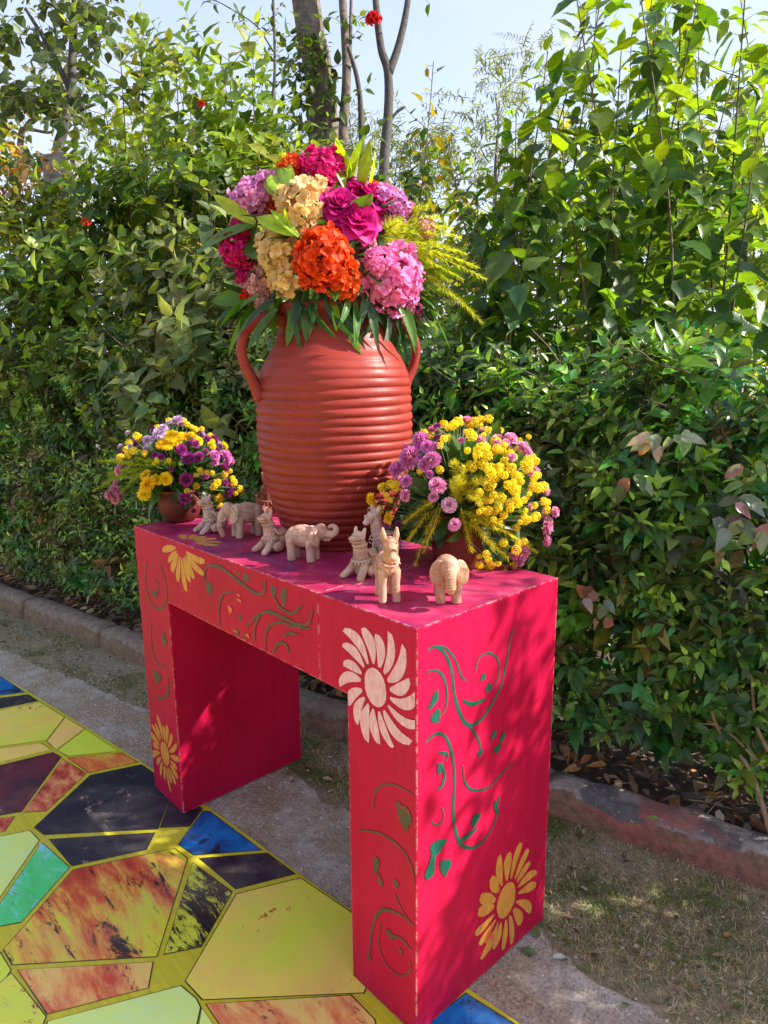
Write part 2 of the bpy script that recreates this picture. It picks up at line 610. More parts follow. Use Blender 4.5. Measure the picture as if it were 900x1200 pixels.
V_mint = vinyl('vinyl_mint', [(0.3, (0.50, 0.78, 0.44)), (0.5, (0.62, 0.80, 0.22)), (0.7, (0.74, 0.78, 0.10))], 3.0)
V_peachred = vinyl('vinyl_peach_red', [(0.38, (0.56, 0.05, 0.025)), (0.48, (0.74, 0.26, 0.08)), (0.56, (0.78, 0.48, 0.13)), (0.75, (0.70, 0.62, 0.07))], 4.2, (0.7, 2.4, 1), -0.35, splat=[((0.10, 0.03, 0.03), 0.6, 0.93)])

mat_root = empty('printed_floor_mat', (0, -1.2, 0.004), 'glossy vinyl floor mat printed with yellow and navy shards', 'floor mat')
ring = [Vector((x, y, 0)) for x, y in MATE]
ring = [Vector((p.x, p.y, 0)) for p in catmull(ring, 6)]
poly = ring + [Vector((2.9, -3.6, 0)), Vector((-3.2, -3.9, 0))]
n = len(poly)
vs = [(p.x, p.y, 0.0045) for p in poly] + [(p.x, p.y, 0.0085) for p in poly]
fs = [tuple(reversed(range(n, 2 * n))), tuple(range(n))] + [(i, (i + 1) % n, (i + 1) % n + n, i + n) for i in range(n)]
me = mesh('sheet', vs, fs, V_base)
bm = bmesh.new(); bm.from_mesh(me); bmesh.ops.recalc_face_normals(bm, faces=bm.faces); bm.to_mesh(me); bm.free()
link('sheet', me, mat_root)

PANELS = [
    (V_blue, [(-60, 752), (-1, 791.5), (29, 811), (-60, 822)]),
    (V_navy, [(-60, 825), (32, 814), (44, 821.5), (-60, 842)]),
    (V_yel, [(-60, 845), (46, 823), (74.5, 840.5), (54, 867), (-60, 882)]),
    (V_peach, [(76.5, 841.5), (98, 854), (66, 878), (56, 868)]),
    (V_peach, [(-60, 886), (47, 871), (59, 878.5), (-60, 908)]),
    (V_lime, [(100, 855), (138, 880), (80, 885.5), (68.5, 879)]),
    (V_red, [(80, 888), (141, 882.5), (161, 893), (105, 905)]),
    (V_maroon, [(-60, 912), (61, 882), (70.5, 888), (25, 950.5), (-60, 965)]),
    (V_rust, [(73.5, 890), (100, 907), (55, 949.5), (28.5, 951)]),
    (V_rust, [(-60, 968), (16, 957), (4, 974), (-60, 990)]),
    (V_navy, [(106, 909), (165, 896.5), (203, 922), (184, 971), (53.5, 977.5), (41.5, 969)]),
    (V_navy, [(204, 926), (236, 948), (222, 967.5), (188.5, 969)]),
    (V_navy, [(58.5, 983.5), (180, 976), (170, 995.5), (86, 1014)]),
    (V_blue, [(210.5, 989), (238, 951), (246, 951.5), (306, 996), (228, 1001)]),
    (V_navy, [(234.5, 1006), (312, 1000.5), (345, 1024), (277, 1040.5)]),
    (V_mint, [(-60, 993), (34, 974), (44.5, 985.5), (-2, 1053), (-60, 1062)]),
    (V_green, [(48.5, 988), (80, 1017), (25, 1079.5), (-20, 1088), (-1, 1062)]),
    (V_big, [(86.5, 1020), (203.5, 995), (218.5, 1007), (183, 1120), (16.5, 1129.5), (6, 1112)]),
    (V_black, [(226, 1012), (270.5, 1046), (236, 1108), (193, 1117)]),
    (V_yel, [(278, 1048.5), (352, 1030), (412, 1071), (452, 1098), (425, 1162.5), (239, 1170.5), (219, 1149)]),
    (V_peachred, [(22, 1137), (177.5, 1128), (172, 1157.5), (57.5, 1187)]),
    (V_mint, [(58, 1197), (210.5, 1156.5), (228, 1171), (233, 1181), (224, 1222), (36, 1252)]),
    (V_lime, [(-60, 1100), (-1, 1118), (11, 1137), (-2, 1158), (-60, 1190)]),
    (V_yel, [(13, 1142), (52, 1192), (28, 1250), (-60, 1275), (-60, 1205)]),
    (V_peachred, [(243, 1177), (410, 1167.5), (437, 1195), (448, 1240), (300, 1260)]),
    (V_mint, [(237, 1183), (292, 1262), (226, 1250)]),
    (V_blue, [(547, 1166), (598, 1199), (660, 1240), (560, 1260), (470, 1222)]),
]
for k, (m, pl) in enumerate(PANELS):
    P = [on_z(u, v, 0.0091) for u, v in pl]
    c = sum(P, Vector()) / len(P)
    P = [p + (p - c).normalized() * 0.006 for p in P]
    # dark printed outline, then the coloured field just inside it
    inner = [p + (c - p).normalized() * 0.0035 for p in P]
    n = len(P)
    zk = 0.0089 + 0.00004 * k
    vs = [(p.x, p.y, zk) for p in P] + [(p.x, p.y, zk) for p in inner]
    fs = [tuple(range(n, 2 * n))] + [(i, (i + 1) % n, n + (i + 1) % n, n + i) for i in range(n)]
    me = mesh('printed_panel', vs, fs, [m, V_line], False, [0] + [1] * n)
    bm = bmesh.new(); bm.from_mesh(me)
    bmesh.ops.recalc_face_normals(bm, faces=bm.faces)
    if sum(f.normal.z for f in bm.faces) < 0:
        bmesh.ops.reverse_faces(bm, faces=bm.faces)
    bm.to_mesh(me); bm.free()
    link('printed_panel', me, mat_root)
# ------------------------------------------------------------------ painted table
TL, TD, TH, TW, TT = 1.3557, 0.5069, 1.0, 0.2248, 0.2214


def paint_material(name, top=False):
    m, nt, b = new_mat(name)
    co = obj_co(nt)
    g = N(nt, 'ShaderNodeNewGeometry')
    n1 = noise_node(nt, 3.5, 5, 0.6, co)
    n2 = noise_node(nt, 24, 6, 0.7, co)
    c = ramp(nt, n1, [(0.3, (0.38, 0.005, 0.038)), (0.7, (0.48, 0.008, 0.053))])
    mp = N(nt, 'ShaderNodeMapping')
    mp.inputs['Scale'].default_value = (40, 40, 3)
    nt.links.new(co, mp.inputs['Vector'])
    st = noise_node(nt, 1.0, 4, 0.6, mp.outputs[0])
    c = mixc(nt, 1.0, c, ramp(nt, st, [(0.3, 0.90), (0.7, 1.07)]), 'MULTIPLY')
    # brighter red repaint patches and pale scratches
    c = mixc(nt, ramp(nt, n2, [(0.66, 0.0), (0.74, 0.8)]), c, (0.55, 0.03, 0.02))
    mp2 = N(nt, 'ShaderNodeMapping')
    mp2.inputs['Rotation'].default_value = (0.9, 0.7, 0.4)
    mp2.inputs['Scale'].default_value = (10, 130, 130)
    nt.links.new(co, mp2.inputs['Vector'])
    sc = noise_node(nt, 1.0, 2, 0.5, mp2.outputs[0])
    c = mixc(nt, ramp(nt, sc, [(0.765, 0.0), (0.80, 0.5)]), c, (0.62, 0.22, 0.24))
    if top:
        t1 = noise_node(nt, 5.2, 4, 0.55, co, 0.6)
        t2 = noise_node(nt, 9.0, 5, 0.6, co, 0.3)
        tc = ramp(nt, t2, [(0.3, (0.24, 0.012, 0.05)), (0.5, (0.38, 0.024, 0.085)), (0.62, (0.46, 0.06, 0.14)), (0.76, (0.56, 0.17, 0.25))])
        tc = mixc(nt, ramp(nt, t1, [(0.54, 0.0), (0.64, 0.62)]), tc, (0.07, 0.02, 0.10))
        sep = N(nt, 'ShaderNodeSeparateXYZ')
        nt.links.new(g.outputs['Normal'], sep.inputs[0])
        c = mixc(nt, math_node(nt, 'GREATER_THAN', sep.outputs['Z'], 0.7), c, tc)
    # paint knocked off along the arrises
    bv = N(nt, 'ShaderNodeBevel', samples=4)
    bv.inputs['Radius'].default_value = 0.007
    dp = N(nt, 'ShaderNodeVectorMath', operation='DOT_PRODUCT')
    nt.links.new(bv.outputs[0], dp.inputs[0])
    nt.links.new(g.outputs['True Normal'], dp.inputs[1])
    edge = math_node(nt, 'SUBTRACT', 1.0, dp.outputs['Value'])
    n3 = noise_node(nt, 38, 5, 0.7, co)
    chip = math_node(nt, 'MULTIPLY', ramp(nt, edge, [(0.02, 0.0), (0.12, 1.0)]), ramp(nt, n3, [(0.47, 0.0), (0.56, 1.0)]))
    c = mixc(nt, chip, c, (0.66, 0.36, 0.36))
    nt.links.new(c, b.inputs['Base Color'])
    nt.links.new(ramp(nt, n2, [(0.3, 0.30 if top else 0.36), (0.75, 0.52)]), b.inputs['Roughness'])
    b.inputs['Specular IOR Level'].default_value = 0.10
    bump(nt, b, math_node(nt, 'ADD', n2, math_node(nt, 'MULTIPLY', st, 0.5)), 0.13, 0.006)
    return m


M_paint = paint_material('crimson_paint', True)
table = empty('painted_table', (TL / 2, TD / 2, 0.0), 'crimson painted arch-shaped display table with folk flowers on its faces', 'table')
XJ = on_y(375, 790, 0).x


def l_section(name, pts, ang):
    """extrudes an L outline (x, z) through the depth of the table"""
    bm = bmesh.new()
    f = [bm.verts.new((x, 0, z)) for x, z in pts]
    k = [bm.verts.new((x, TD, z)) for x, z in pts]
    n = len(pts)
    bm.faces.new(f); bm.faces.new(list(reversed(k)))
    for i in range(n):
        bm.faces.new((f[(i + 1) % n], f[i], k[i], k[(i + 1) % n]))
    bmesh.ops.recalc_face_normals(bm, faces=bm.faces)
    bmesh.ops.bevel(bm, geom=list(bm.edges), offset=0.0022, segments=2, affect='EDGES', profile=0.6)
    me = bm_mesh(name, bm, M_paint)
    return link(name, me, table)


ZB = 0.010
l_section('frame_section', [(0, ZB), (TW, ZB), (TW, TH - TT), (XJ - 0.0004, TH - TT), (XJ - 0.0004, TH), (0, TH)], 0)
l_section('frame_section', [(XJ + 0.0004, TH - TT), (TL - TW, TH - TT), (TL - TW, ZB), (TL, ZB), (TL, TH), (XJ + 0.0004, TH)], 0)


def brush_paint(name, c1, c2, rough=0.5, bleed=None, lo=0.60):
    m, nt, b = new_mat(name)
    co = obj_co(nt)
    f = noise_node(nt, 45, 5, 0.65, co)
    c = ramp(nt, f, [(0.3, c1), (0.7, c2)])
    mp = N(nt, 'ShaderNodeMapping')
    mp.inputs['Scale'].default_value = (160, 160, 18)
    nt.links.new(co, mp.inputs['Vector'])
    c = mixc(nt, 1.0, c, ramp(nt, noise_node(nt, 1.0, 3, 0.6, mp.outputs[0]), [(0.3, 0.78), (0.7, 1.12)]), 'MULTIPLY')
    if bleed:
        f2 = noise_node(nt, 30, 6, 0.75, co)
        c = mixc(nt, ramp(nt, f2, [(lo, 0.0), (lo + 0.10, 1.0)]), c, bleed)
    nt.links.new(c, b.inputs['Base Color'])
    b.inputs['Roughness'].default_value = rough
    bump(nt, b, f, 0.15, 0.002)
    return m


M_white = brush_paint('pale_pink_paint', (0.64, 0.29, 0.39), (0.78, 0.45, 0.55), 0.5, (0.60, 0.20, 0.28), 0.56)
M_ochre = brush_paint('ochre_paint', (0.50, 0.19, 0.028), (0.62, 0.27, 0.05), 0.5, (0.5, 0.06, 0.03), 0.68)
M_teal = brush_paint('green_paint', (0.002, 0.055, 0.042), (0.006, 0.11, 0.075), 0.45, (0.34, 0.008, 0.05), 0.64)
M_faint = brush_paint('faded_green_paint', (0.035, 0.045, 0.035), (0.085, 0.055, 0.042), 0.5, (0.34, 0.006, 0.04), 0.54)
M_splash = brush_paint('orange_splash_paint', (0.62, 0.07, 0.03), (0.66, 0.12, 0.03), 0.5)


class Plane:
    """a face of the table: px maps a photo pixel to (a, b) on it, up() lifts (a, b) back to space"""
    def __init__(self, kind): self.kind = kind
    def px(self, u, v):
        if self.kind == 'front': p = on_y(u, v, 0.0); return (p.x, p.z)
        if self.kind == 'side': p = on_x(u, v, TL); return (p.y, p.z)
        p = on_z(u, v, TH); return (p.x, p.y)
    def up(self, a, b, h=0.0006):
        if self.kind == 'front': return Vector((a, -h, b))
        if self.kind == 'side': return Vector((TL + h, a, b))
        return Vector((a, b, TH + h))
    def keep(self, a, b):
        e = 0.004
        if self.kind == 'front':
            a = min(max(a, e), TL - e); b = min(max(b, ZB + e), TH - e)
            if b < TH - TT + e and TW - e < a < TL - TW + e:
                da, db, dc = a - TW + e, TL - TW + e - a, TH - TT + e - b
                if dc <= da and dc <= db: b = TH - TT + e
                elif da < db: a = TW - e
                else: a = TL - TW + e
            return a, b
        if self.kind == 'side':
            return min(max(a, e), TD - e), min(max(b, ZB + e), TH - e)
        return min(max(a, e), TL - e), min(max(b, e), TD - e)


FRONT, SIDE, TOP = Plane('front'), Plane('side'), Plane('top')


def fan(pl, outline, h=0.0006):
    """flat outline -> vertices and triangles around its centre"""
    if pl.kind == 'front':                    # trim at the arris of the table
        m, cut = TL - 0.004, []
        for (a0, b0), (a1, b1) in zip(outline, outline[1:] + outline[:1]):
            if a0 <= m: cut.append((a0, b0))
            if (a0 <= m) != (a1 <= m):
                f = (m - a0) / (a1 - a0)
                cut.append((m, b0 + (b1 - b0) * f))
        if len(cut) > 2: outline = cut
    ca = sum(a for a, b in outline) / len(outline)
    cb = sum(b for a, b in outline) / len(outline)
    vs = [pl.up(ca, cb, h)] + [pl.up(*pl.keep(a, b), h) for a, b in outline]
    n = len(outline)
    return vs, [(0, i + 1, (i + 1) % n + 1) for i in range(n)]


def fix(me, nrm):
    bm = bmesh.new(); bm.from_mesh(me)
    for f in bm.faces:
        if f.normal.dot(nrm) < 0: f.normal_flip()
    bm.to_mesh(me); bm.free()
    return me


NRM = {'front': Vector((0, -1, 0)), 'side': Vector((1, 0, 0)), 'top': Vector((0, 0, 1))}


def painted_daisy(pl, cen, R, r0, rc, npet, mat, label, sq=(1, 1), lean=0.0, arc=None, seed=1, core=True):
    """petals radiate from cen (a, b); each petal is a child of the flower"""
    q = random.Random(seed)
    ca, cb = cen
    root = bpy.data.objects.new('painted_flower', None)
    COL.objects.link(root)
    root.parent = table
    w0 = pl.up(ca, cb, 0)
    root.location = w0 - table.location
    root['label'] = label
    if core:
        ol = [(ca + rc * sq[0] * math.cos(t) * q.uniform(.95, 1.05), cb + rc * sq[1] * 1.12 * math.sin(t)) for t in [2 * PI * i / 18 for i in range(18)]]
        vs, fs = fan(pl, ol)
        link('flower_centre', fix(mesh('flower_centre', vs, fs, mat), NRM[pl.kind]), root)
    a0, a1 = arc if arc else (0, 2 * PI)
    for i in range(npet):
        t = a0 + (a1 - a0) * (i + q.uniform(0.38, 0.62)) / npet
        L = R * q.uniform(0.80, 1.08)
        wid = (a1 - a0) / npet * R * q.uniform(0.28, 0.39)
        cur = lean + q.uniform(-0.12, 0.12)
        ol = []
        for s in range(9):
            f = s / 8
            rr = r0 + (L - r0) * f
            ww = wid * (math.sin(PI * (f * 0.90 + 0.05)) ** 0.55) * (0.50 + 0.58 * f) * (1 + 0.10 * math.sin(5 * f + i))
            ol.append((rr, ww))
        left, right_ = [], []
        for rr, ww in ol:
            tt = t + cur * ((rr - r0) / R) ** 2
            cx, sx = math.cos(tt), math.sin(tt)
            left.append((ca + sq[0] * (rr * cx - ww * sx), cb + sq[1] * (rr * sx + ww * cx)))
            right_.append((ca + sq[0] * (rr * cx + ww * sx), cb + sq[1] * (rr * sx - ww * cx)))
        vs, fs = fan(pl, left + right_[::-1], 0.0005 + 0.00004 * i)
        link('petal', fix(mesh('petal', vs, fs, mat), NRM[pl.kind]), root)
    return root


c = FRONT.px(440, 807)
painted_daisy(FRONT, (c[0], c[1] + 0.003), 0.136, 0.048, 0.036, 17, M_white, 'pale pink painted daisy on the front corner', sq=(1.0, 1.12), lean=0.75, seed=4)
c = FRONT.px(193.5, 883)
painted_daisy(FRONT, c, 0.118, 0.045, 0.036, 19, M_ochre, 'ochre painted daisy low on the far leg', sq=(0.95, 1.12), lean=0.2, seed=8)
c = FRONT.px(212, 640)
painted_daisy(FRONT, (c[0], min(c[1], 0.985)), 0.125, 0.03, 0.03, 9, M_ochre, 'half ochre painted daisy at the upper far corner', sq=(1.15, 1.05), lean=0.1, arc=(PI * 1.02, PI * 1.98), seed=3, core=False)
c = TOP.px(205, 627)
painted_daisy(TOP, (FRONT.px(212, 640)[0], 0.02), 0.11, 0.03, 0.03, 6, M_ochre, 'rest of the ochre daisy folded over onto the table top', sq=(1.2, 0.8), arc=(0.08 * PI, 0.92 * PI), seed=5, core=False)
c = SIDE.px(593, 1055)
painted_daisy(SIDE, c, 0.148, 0.055, 0.042, 18, M_ochre, 'ochre painted daisy low on the end face', sq=(0.93, 1.05), lean=-0.25, seed=11)


LIFT = [0.0]


def vine(pl, label, strokes, blobs, mat, conv):
    root = bpy.data.objects.new('painted_vine', None)
    COL.objects.link(root)
    root.parent = table
    root['label'] = label
    first = pl.px(*conv(*strokes[0][0][0]))
    root.location = pl.up(first[0], first[1], 0) - table.location
    for pts, w in strokes:
        LIFT[0] += 0.00004
        lift = 0.0008 + LIFT[0] % 0.0014
        ab = [Vector((*pl.px(*conv(*p)), 0)) for p in pts]
        cv = catmull(ab, 7)
        n = len(cv)
        vs, fs = [], []
        for i, p in enumerate(cv):
            d = cv[min(i + 1, n - 1)] - cv[max(i - 1, 0)]
            d = d.normalized() if d.length > 1e-9 else Vector((1, 0, 0))
            nn = Vector((-d.y, d.x, 0))
            f = i / (n - 1)
            ww = w * (0.80 if pl.kind == 'front' else 1.0) * (0.35 + 0.65 * math.sin(PI * (0.12 + 0.8 * f))) * (1 + 0.22 * mnoise.noise((p.x * 40, p.y * 40, 0)))
            for s in (1, -1):
                q = p + nn * (ww * s)
                vs.append(pl.up(*pl.keep(q.x, q.y), lift))
            if i:
                a = 2 * (i - 1)
                fs.append((a, a + 1, a + 3, a + 2))
        link('stroke', fix(mesh('stroke', vs, fs, mat), NRM[pl.kind]), root)
    for (x, y), rx, ry, rot in blobs:
        a, b = pl.px(*conv(x, y))
        ol = []
        for i in range(14):
            t = 2 * PI * i / 14
            r = 1 + 0.18 * math.sin(3 * t + x) + 0.1 * math.sin(5 * t + y)
            ex, ey = rx * r * math.cos(t), ry * r * math.sin(t)
            ol.append((a + ex * math.cos(rot) - ey * math.sin(rot), b + ex * math.sin(rot) + ey * math.cos(rot)))
        LIFT[0] += 0.00004
        vs, fs = fan(pl, ol, 0.0008 + LIFT[0] % 0.0014)
        link('leaf_dab', fix(mesh('leaf_dab', vs, fs, mat), NRM[pl.kind]), root)


c6 = lambda x, y: (400 + x / 2.1423, 640 + y / 2.1423)
c5 = lambda x, y: (150 + x / 2.5714, 600 + y / 2.5714)
vine(SIDE, 'curling dark green painted vine on the end face', [
    ([(215, 262), (235, 252), (258, 268), (275, 310), (283, 370), (295, 415), (315, 447), (345, 440), (375, 400), (400, 350), (413, 295), (420, 250), (430, 210)], 0.0045),
    ([(235, 250), (262, 256), (285, 285), (300, 325), (313, 338)], 0.0028),
    ([(213, 315), (240, 313), (258, 335), (265, 375), (260, 410), (240, 432)], 0.0032),
    ([(335, 320), (345, 282), (370, 268), (392, 285), (395, 320), (383, 352)], 0.0026),
    ([(305, 388), (330, 396), (360, 383)], 0.0055),
    ([(315, 447), (333, 468), (346, 492), (348, 516)], 0.0035),
    ([(210, 492), (240, 470), (265, 485), (280, 540), (283, 600), (280, 660), (285, 710), (300, 748), (330, 757), (360, 735), (385, 690), (395, 625)], 0.0044),
    ([(305, 550), (308, 590), (330, 612), (370, 605), (400, 572), (432, 543)], 0.0032),
    ([(243, 518), (265, 522), (262, 540)], 0.0035),
    ([(238, 612), (252, 600), (258, 570), (246, 548)], 0.0045),
    ([(226, 692), (240, 700), (256, 682), (252, 655)], 0.0022),
    ([(290, 745), (315, 728), (340, 708)], 0.0065),
], [((232, 385), 0.022, 0.010, 0.9), ((237, 427), 0.015, 0.016, 0), ((355, 328), 0.009, 0.009, 0), ((369, 355), 0.012, 0.010, 0.5),
    ((347, 519), 0.010, 0.008, 0.4), ((381, 474), 0.013, 0.008, 0.7), ((403, 480), 0.013, 0.009, 1.0), ((390, 508), 0.014, 0.010, 0.3),
    ((336, 686), 0.018, 0.014, 0.6), ((246, 556), 0.010, 0.014, 0.0), ((240, 755), 0.026, 0.019, 0.0), ((223, 808), 0.015, 0.029, -0.3), ((260, 804), 0.017, 0.023, 0.5), ((388, 655), 0.007, 0.022, 0.3)],
     M_teal, c6)
vine(FRONT, 'faded green painted scrolls along the front beam', [
    ([(230, 205), (237, 167), (270, 163), (310, 188), (350, 220), (390, 246), (412, 240), (415, 205)], 0.0065),
    ([(278, 345), (275, 290), (287, 250), (318, 240)], 0.0045),
    ([(360, 345), (385, 318), (420, 300), (470, 318), (510, 338), (545, 335), (558, 295)], 0.006),
    ([(383, 388), (384, 345), (402, 306)], 0.005),
    ([(418, 425), (415, 385), (425, 347), (460, 331), (500, 345), (552, 352)], 0.0045),
    ([(438, 425), (455, 395), (478, 400), (487, 425)], 0.005),
    ([(440, 250), (460, 288), (498, 305), (526, 280)], 0.005),
    ([(470, 375), (490, 364), (515, 370)], 0.004),
], [((245, 228), 0.020, 0.020, 0), ((356, 196), 0.018, 0.012, 0.4), ((333, 186), 0.010, 0.007, 0), ((440, 240), 0.012, 0.020, 0.2), ((470, 255), 0.012, 0.026, -0.2),
    ((338, 318), 0.009, 0.009, 0), ((328, 362), 0.013, 0.011, 0), ((350, 375), 0.010, 0.008, 0)], M_faint, c5)
vine(FRONT, 'faded green painted scrolls down the far leg', [
    ([(58, 150), (52, 205), (65, 265), (95, 292), (118, 262), (112, 205), (98, 160)], 0.005),
    ([(78, 200), (92, 222), (86, 250), (66, 240)], 0.004),
    ([(72, 330), (70, 390), (84, 448), (112, 466)], 0.004),
    ([(120, 503), (122, 545), (100, 562), (86, 555)], 0.006),
], [((110, 385), 0.017, 0.026, 0), ((88, 496), 0.030, 0.022, 0), ((82, 246), 0.022, 0.012, 0)], M_faint, c5)
vine(FRONT, 'dark green painted scrolls on the near leg', [
    ([(80, 662), (86, 618), (110, 598), (145, 603), (182, 625)], 0.0032),
    ([(45, 712), (100, 722), (150, 758), (176, 802), (184, 850)], 0.0038),
    ([(70, 1035), (78, 960), (100, 915), (140, 920), (183, 952)], 0.005),
    ([(100, 945), (95, 1000), (115, 1050), (150, 1078), (176, 1060), (170, 1035)], 0.0024),
    ([(133, 868), (152, 912), (176, 946)], 0.003),
    ([(120, 975), (150, 985), (176, 1012)], 0.0048),
], [((158, 676), 0.022, 0.030, 0.3), ((88, 800), 0.010, 0.026, -0.2), ((98, 838), 0.008, 0.016, 0.5), ((138, 846), 0.009, 0.010, 0), ((122, 973), 0.014, 0.009, -0.5), ((72, 1032), 0.006, 0.009, 0), ((150, 1016), 0.006, 0.008, 0)], M_faint, c6)
vine(FRONT, 'small orange paint splashes on the front beam', [
    ([(330, 248), (340, 252)], 0.004), ([(330, 262), (344, 270)], 0.006), ([(318, 355), (332, 362)], 0.004)],
     [((309, 293), 0.012, 0.012, 0), ((362, 372), 0.010, 0.006, 0), ((355, 385), 0.005, 0.004, 0)], M_splash, c5)
vine(SIDE, 'red paint splash across the ochre daisy', [([(362, 985), (372, 970), (382, 990)], 0.005)], [((370, 985), 0.014, 0.020, 0.2), ((372, 1008), 0.007, 0.009, 0)], M_splash, c6)
# ------------------------------------------------------------------ urn and pots
def clay_material(name, c1, c2, rough=0.42, coat=0.0, dust=0.25):
    m, nt, b = new_mat(name)
    co = obj_co(nt)
    n1 = noise_node(nt, 6, 5, 0.6, co)
    n2 = noise_node(nt, 90, 5, 0.7, co)
    mp = N(nt, 'ShaderNodeMapping')
    mp.inputs['Scale'].default_value = (3, 3, 60)
    nt.links.new(co, mp.inputs['Vector'])
    n3 = noise_node(nt, 1.0, 4, 0.6, mp.outputs[0])
    c = ramp(nt, n1, [(0.3, c1), (0.7, c2)])
    c = mixc(nt, 1.0, c, ramp(nt, n3, [(0.3, 0.85), (0.7, 1.12)]), 'MULTIPLY')
    st = noise_node(nt, 11, 7, 0.75, co, 0.5)
    c = mixc(nt, ramp(nt, st, [(0.56, 0.0), (0.72, 0.5)]), c, tuple(v * 0.4 for v in c1))
    c = mixc(nt, math_node(nt, 'MULTIPLY', ramp(nt, n2, [(0.62, 0.0), (0.75, 1.0)]), dust), c, (0.55, 0.36, 0.30))
    nt.links.new(c, b.inputs['Base Color'])
    nt.links.new(ramp(nt, n1, [(0.3, rough - 0.07), (0.7, rough + 0.12)]), b.inputs['Roughness'])
    b.inputs['Coat Weight'].default_value = coat
    b.inputs['Specular IOR Level'].default_value = 0.2
    b.inputs['Coat Roughness'].default_value = 0.25
    bump(nt, b, math_node(nt, 'ADD', n2, n3), 0.16, 0.003)
    return m


M_urn = clay_material('red_clay_slip', (0.22, 0.024, 0.017), (0.31, 0.037, 0.026), 0.48, 0.03)
M_pot = clay_material('brown_clay', (0.10, 0.020, 0.013), (0.17, 0.034, 0.020), 0.6, 0.0)


def lathe(cx, cy, prof, seg, wob=None):
    vs, fs = [], []
    n = len(prof)
    for i, (r, z) in enumerate(prof):
        for j in range(seg):
            a = 2 * PI * j / seg
            rr, zz = r, z
            if wob:
                dr, dz = wob(r, z, a)
                rr += dr; zz += dz
            vs.append((cx + rr * math.cos(a), cy + rr * math.sin(a), zz))
        if i:
            b = (i - 1) * seg
            for j in range(seg):
                k = (j + 1) % seg
                fs.append((b + j, b + k, b + seg + k, b + seg + j))
    return vs, fs


UC = Vector((0.652, 0.368, 1.0))
UDIST = (UC - CAM).dot(CF)


def urn_z(v):
    p = at(389, v, 1.0) - CAM
    t = math.hypot(UC.x - CAM.x, UC.y - CAM.y) / math.hypot(p.x, p.y)
    return CAM.z + p.z * t, t


sil = [(632, 56), (617, 64), (590, 75), (563, 83.5), (537, 88.5), (510, 90.8), (483, 90.8), (465, 90.5), (446, 89), (434, 86.5), (423, 82), (412, 75), (401, 69.5), (390, 65.5), (380, 62), (372, 60)]
pr = []
for v, h in sil:
    z, t = urn_z(v)
    pr.append((h / FPX * t * 0.988, z))
pr[0] = (pr[0][0], 1.0012)


def pr_r(z):
    for (r0, z0), (r1, z1) in zip(pr, pr[1:]):
        if z <= z1:
            f = (z - z0) / (z1 - z0)
            f = f * f * (3 - 2 * f) * 0.3 + f * 0.7
            return r0 + (r1 - r0) * f
    return pr[-1][0]


ztop = pr[-1][1]
urn = empty('clay_urn', (UC.x, UC.y, 1.0), 'big ribbed red clay urn with two looped handles on the table', 'urn')
prof = [(0.0, 1.0012)]
zr0, zr1, nr = 1.012, urn_z(414)[0], 23
z = 1.0012
while z < ztop:
    r = pr_r(z)
    f = (z - zr0) / (zr1 - zr0)
    if 0 < f < 1:
        ph = (f ** 0.97) * nr + 0.07 * mnoise.noise((f * 9, 5, 0))
        s = abs(math.sin(PI * ph))
        amp = 0.0066 * min(1, (1 - f) * 5.0 + 0.03) * (1 + 0.18 * mnoise.noise((f * 13, 2, 0)))
        r += amp * (s ** 0.6) - amp * 0.8
    prof.append((r, z))
    z += 0.0028
rt = prof[-1][0]
lip = [(rt + 0.004, ztop + 0.004), (rt + 0.016, ztop + 0.010), (rt + 0.022, ztop + 0.020), (rt + 0.020, ztop + 0.030), (rt + 0.010, ztop + 0.036), (rt - 0.004, ztop + 0.034), (rt - 0.012, ztop + 0.02)]
inner = [(pr_r(ztop - d) - 0.014, ztop - d) for d in (0.03, 0.08, 0.14, 0.2)] + [(0.0, ztop - 0.2)]


def wob(r, z, a):
    return 0.0020 * math.sin(2 * a + z * 9) + 0.0014 * mnoise.noise((a * 2.2, z * 30, 1)), (0.0030 * math.sin(a + z * 13) + 0.0012 * math.sin(3 * a + z * 40)) if z > 1.02 else 0


vs, fs = lathe(UC.x, UC.y, prof, 112, wob)
link('body', mesh('body', vs, fs, M_urn, True), urn)
vs, fs = lathe(UC.x, UC.y, [(rt, ztop - 0.001)] + lip + inner, 96)
link('rim', mesh('rim', vs, fs, M_urn, True), urn)
hd = (Vector((CR.x, CR.y, 0)).normalized() * 0.985 + Vector((CF.x, CF.y, 0)).normalized() * 0.42).normalized()
for s in (-1, 1):
    T = Tubes()
    z0 = ztop - 0.010
    prof_h = [(rt - 0.006, z0), (rt + 0.045, z0 + 0.004), (rt + 0.098, z0 - 0.022), (rt + 0.122, z0 - 0.072), (rt + 0.114, z0 - 0.128), (rt + 0.092, z0 - 0.172), (pr_r(z0 - 0.215) - 0.006, z0 - 0.218)]
    pts = [Vector((UC.x, UC.y, 0)) + hd * (s * r) + Vector((0, 0, z)) for r, z in prof_h]
    cv = catmull(pts, 7)
    k = len(cv)
    T.add(cv, 0.02, n=14, radii=[0.0138 + 0.009 * (abs(2 * i / (k - 1) - 1) ** 3) for i in range(k)])
    T.build('handle', M_urn, urn)

LPC = on_z(203, 614, 1.0) + Vector((-0.03, 0.045, 0))
RPC = on_z(537, 668, 1.0) + Vector((-0.03, 0.03, 0))


def make_pot(name, c, prof, label):
    o = empty(name, (c.x, c.y, 1.0), label, 'flower pot')
    vs, fs = lathe(c.x, c.y, prof[:-5], 48)
    link('body', mesh('body', vs, fs, M_pot, True), o)
    vs, fs = lathe(c.x, c.y, prof[-6:], 48)
    link('rim', mesh('rim', vs, fs, M_pot, True), o)
    return o


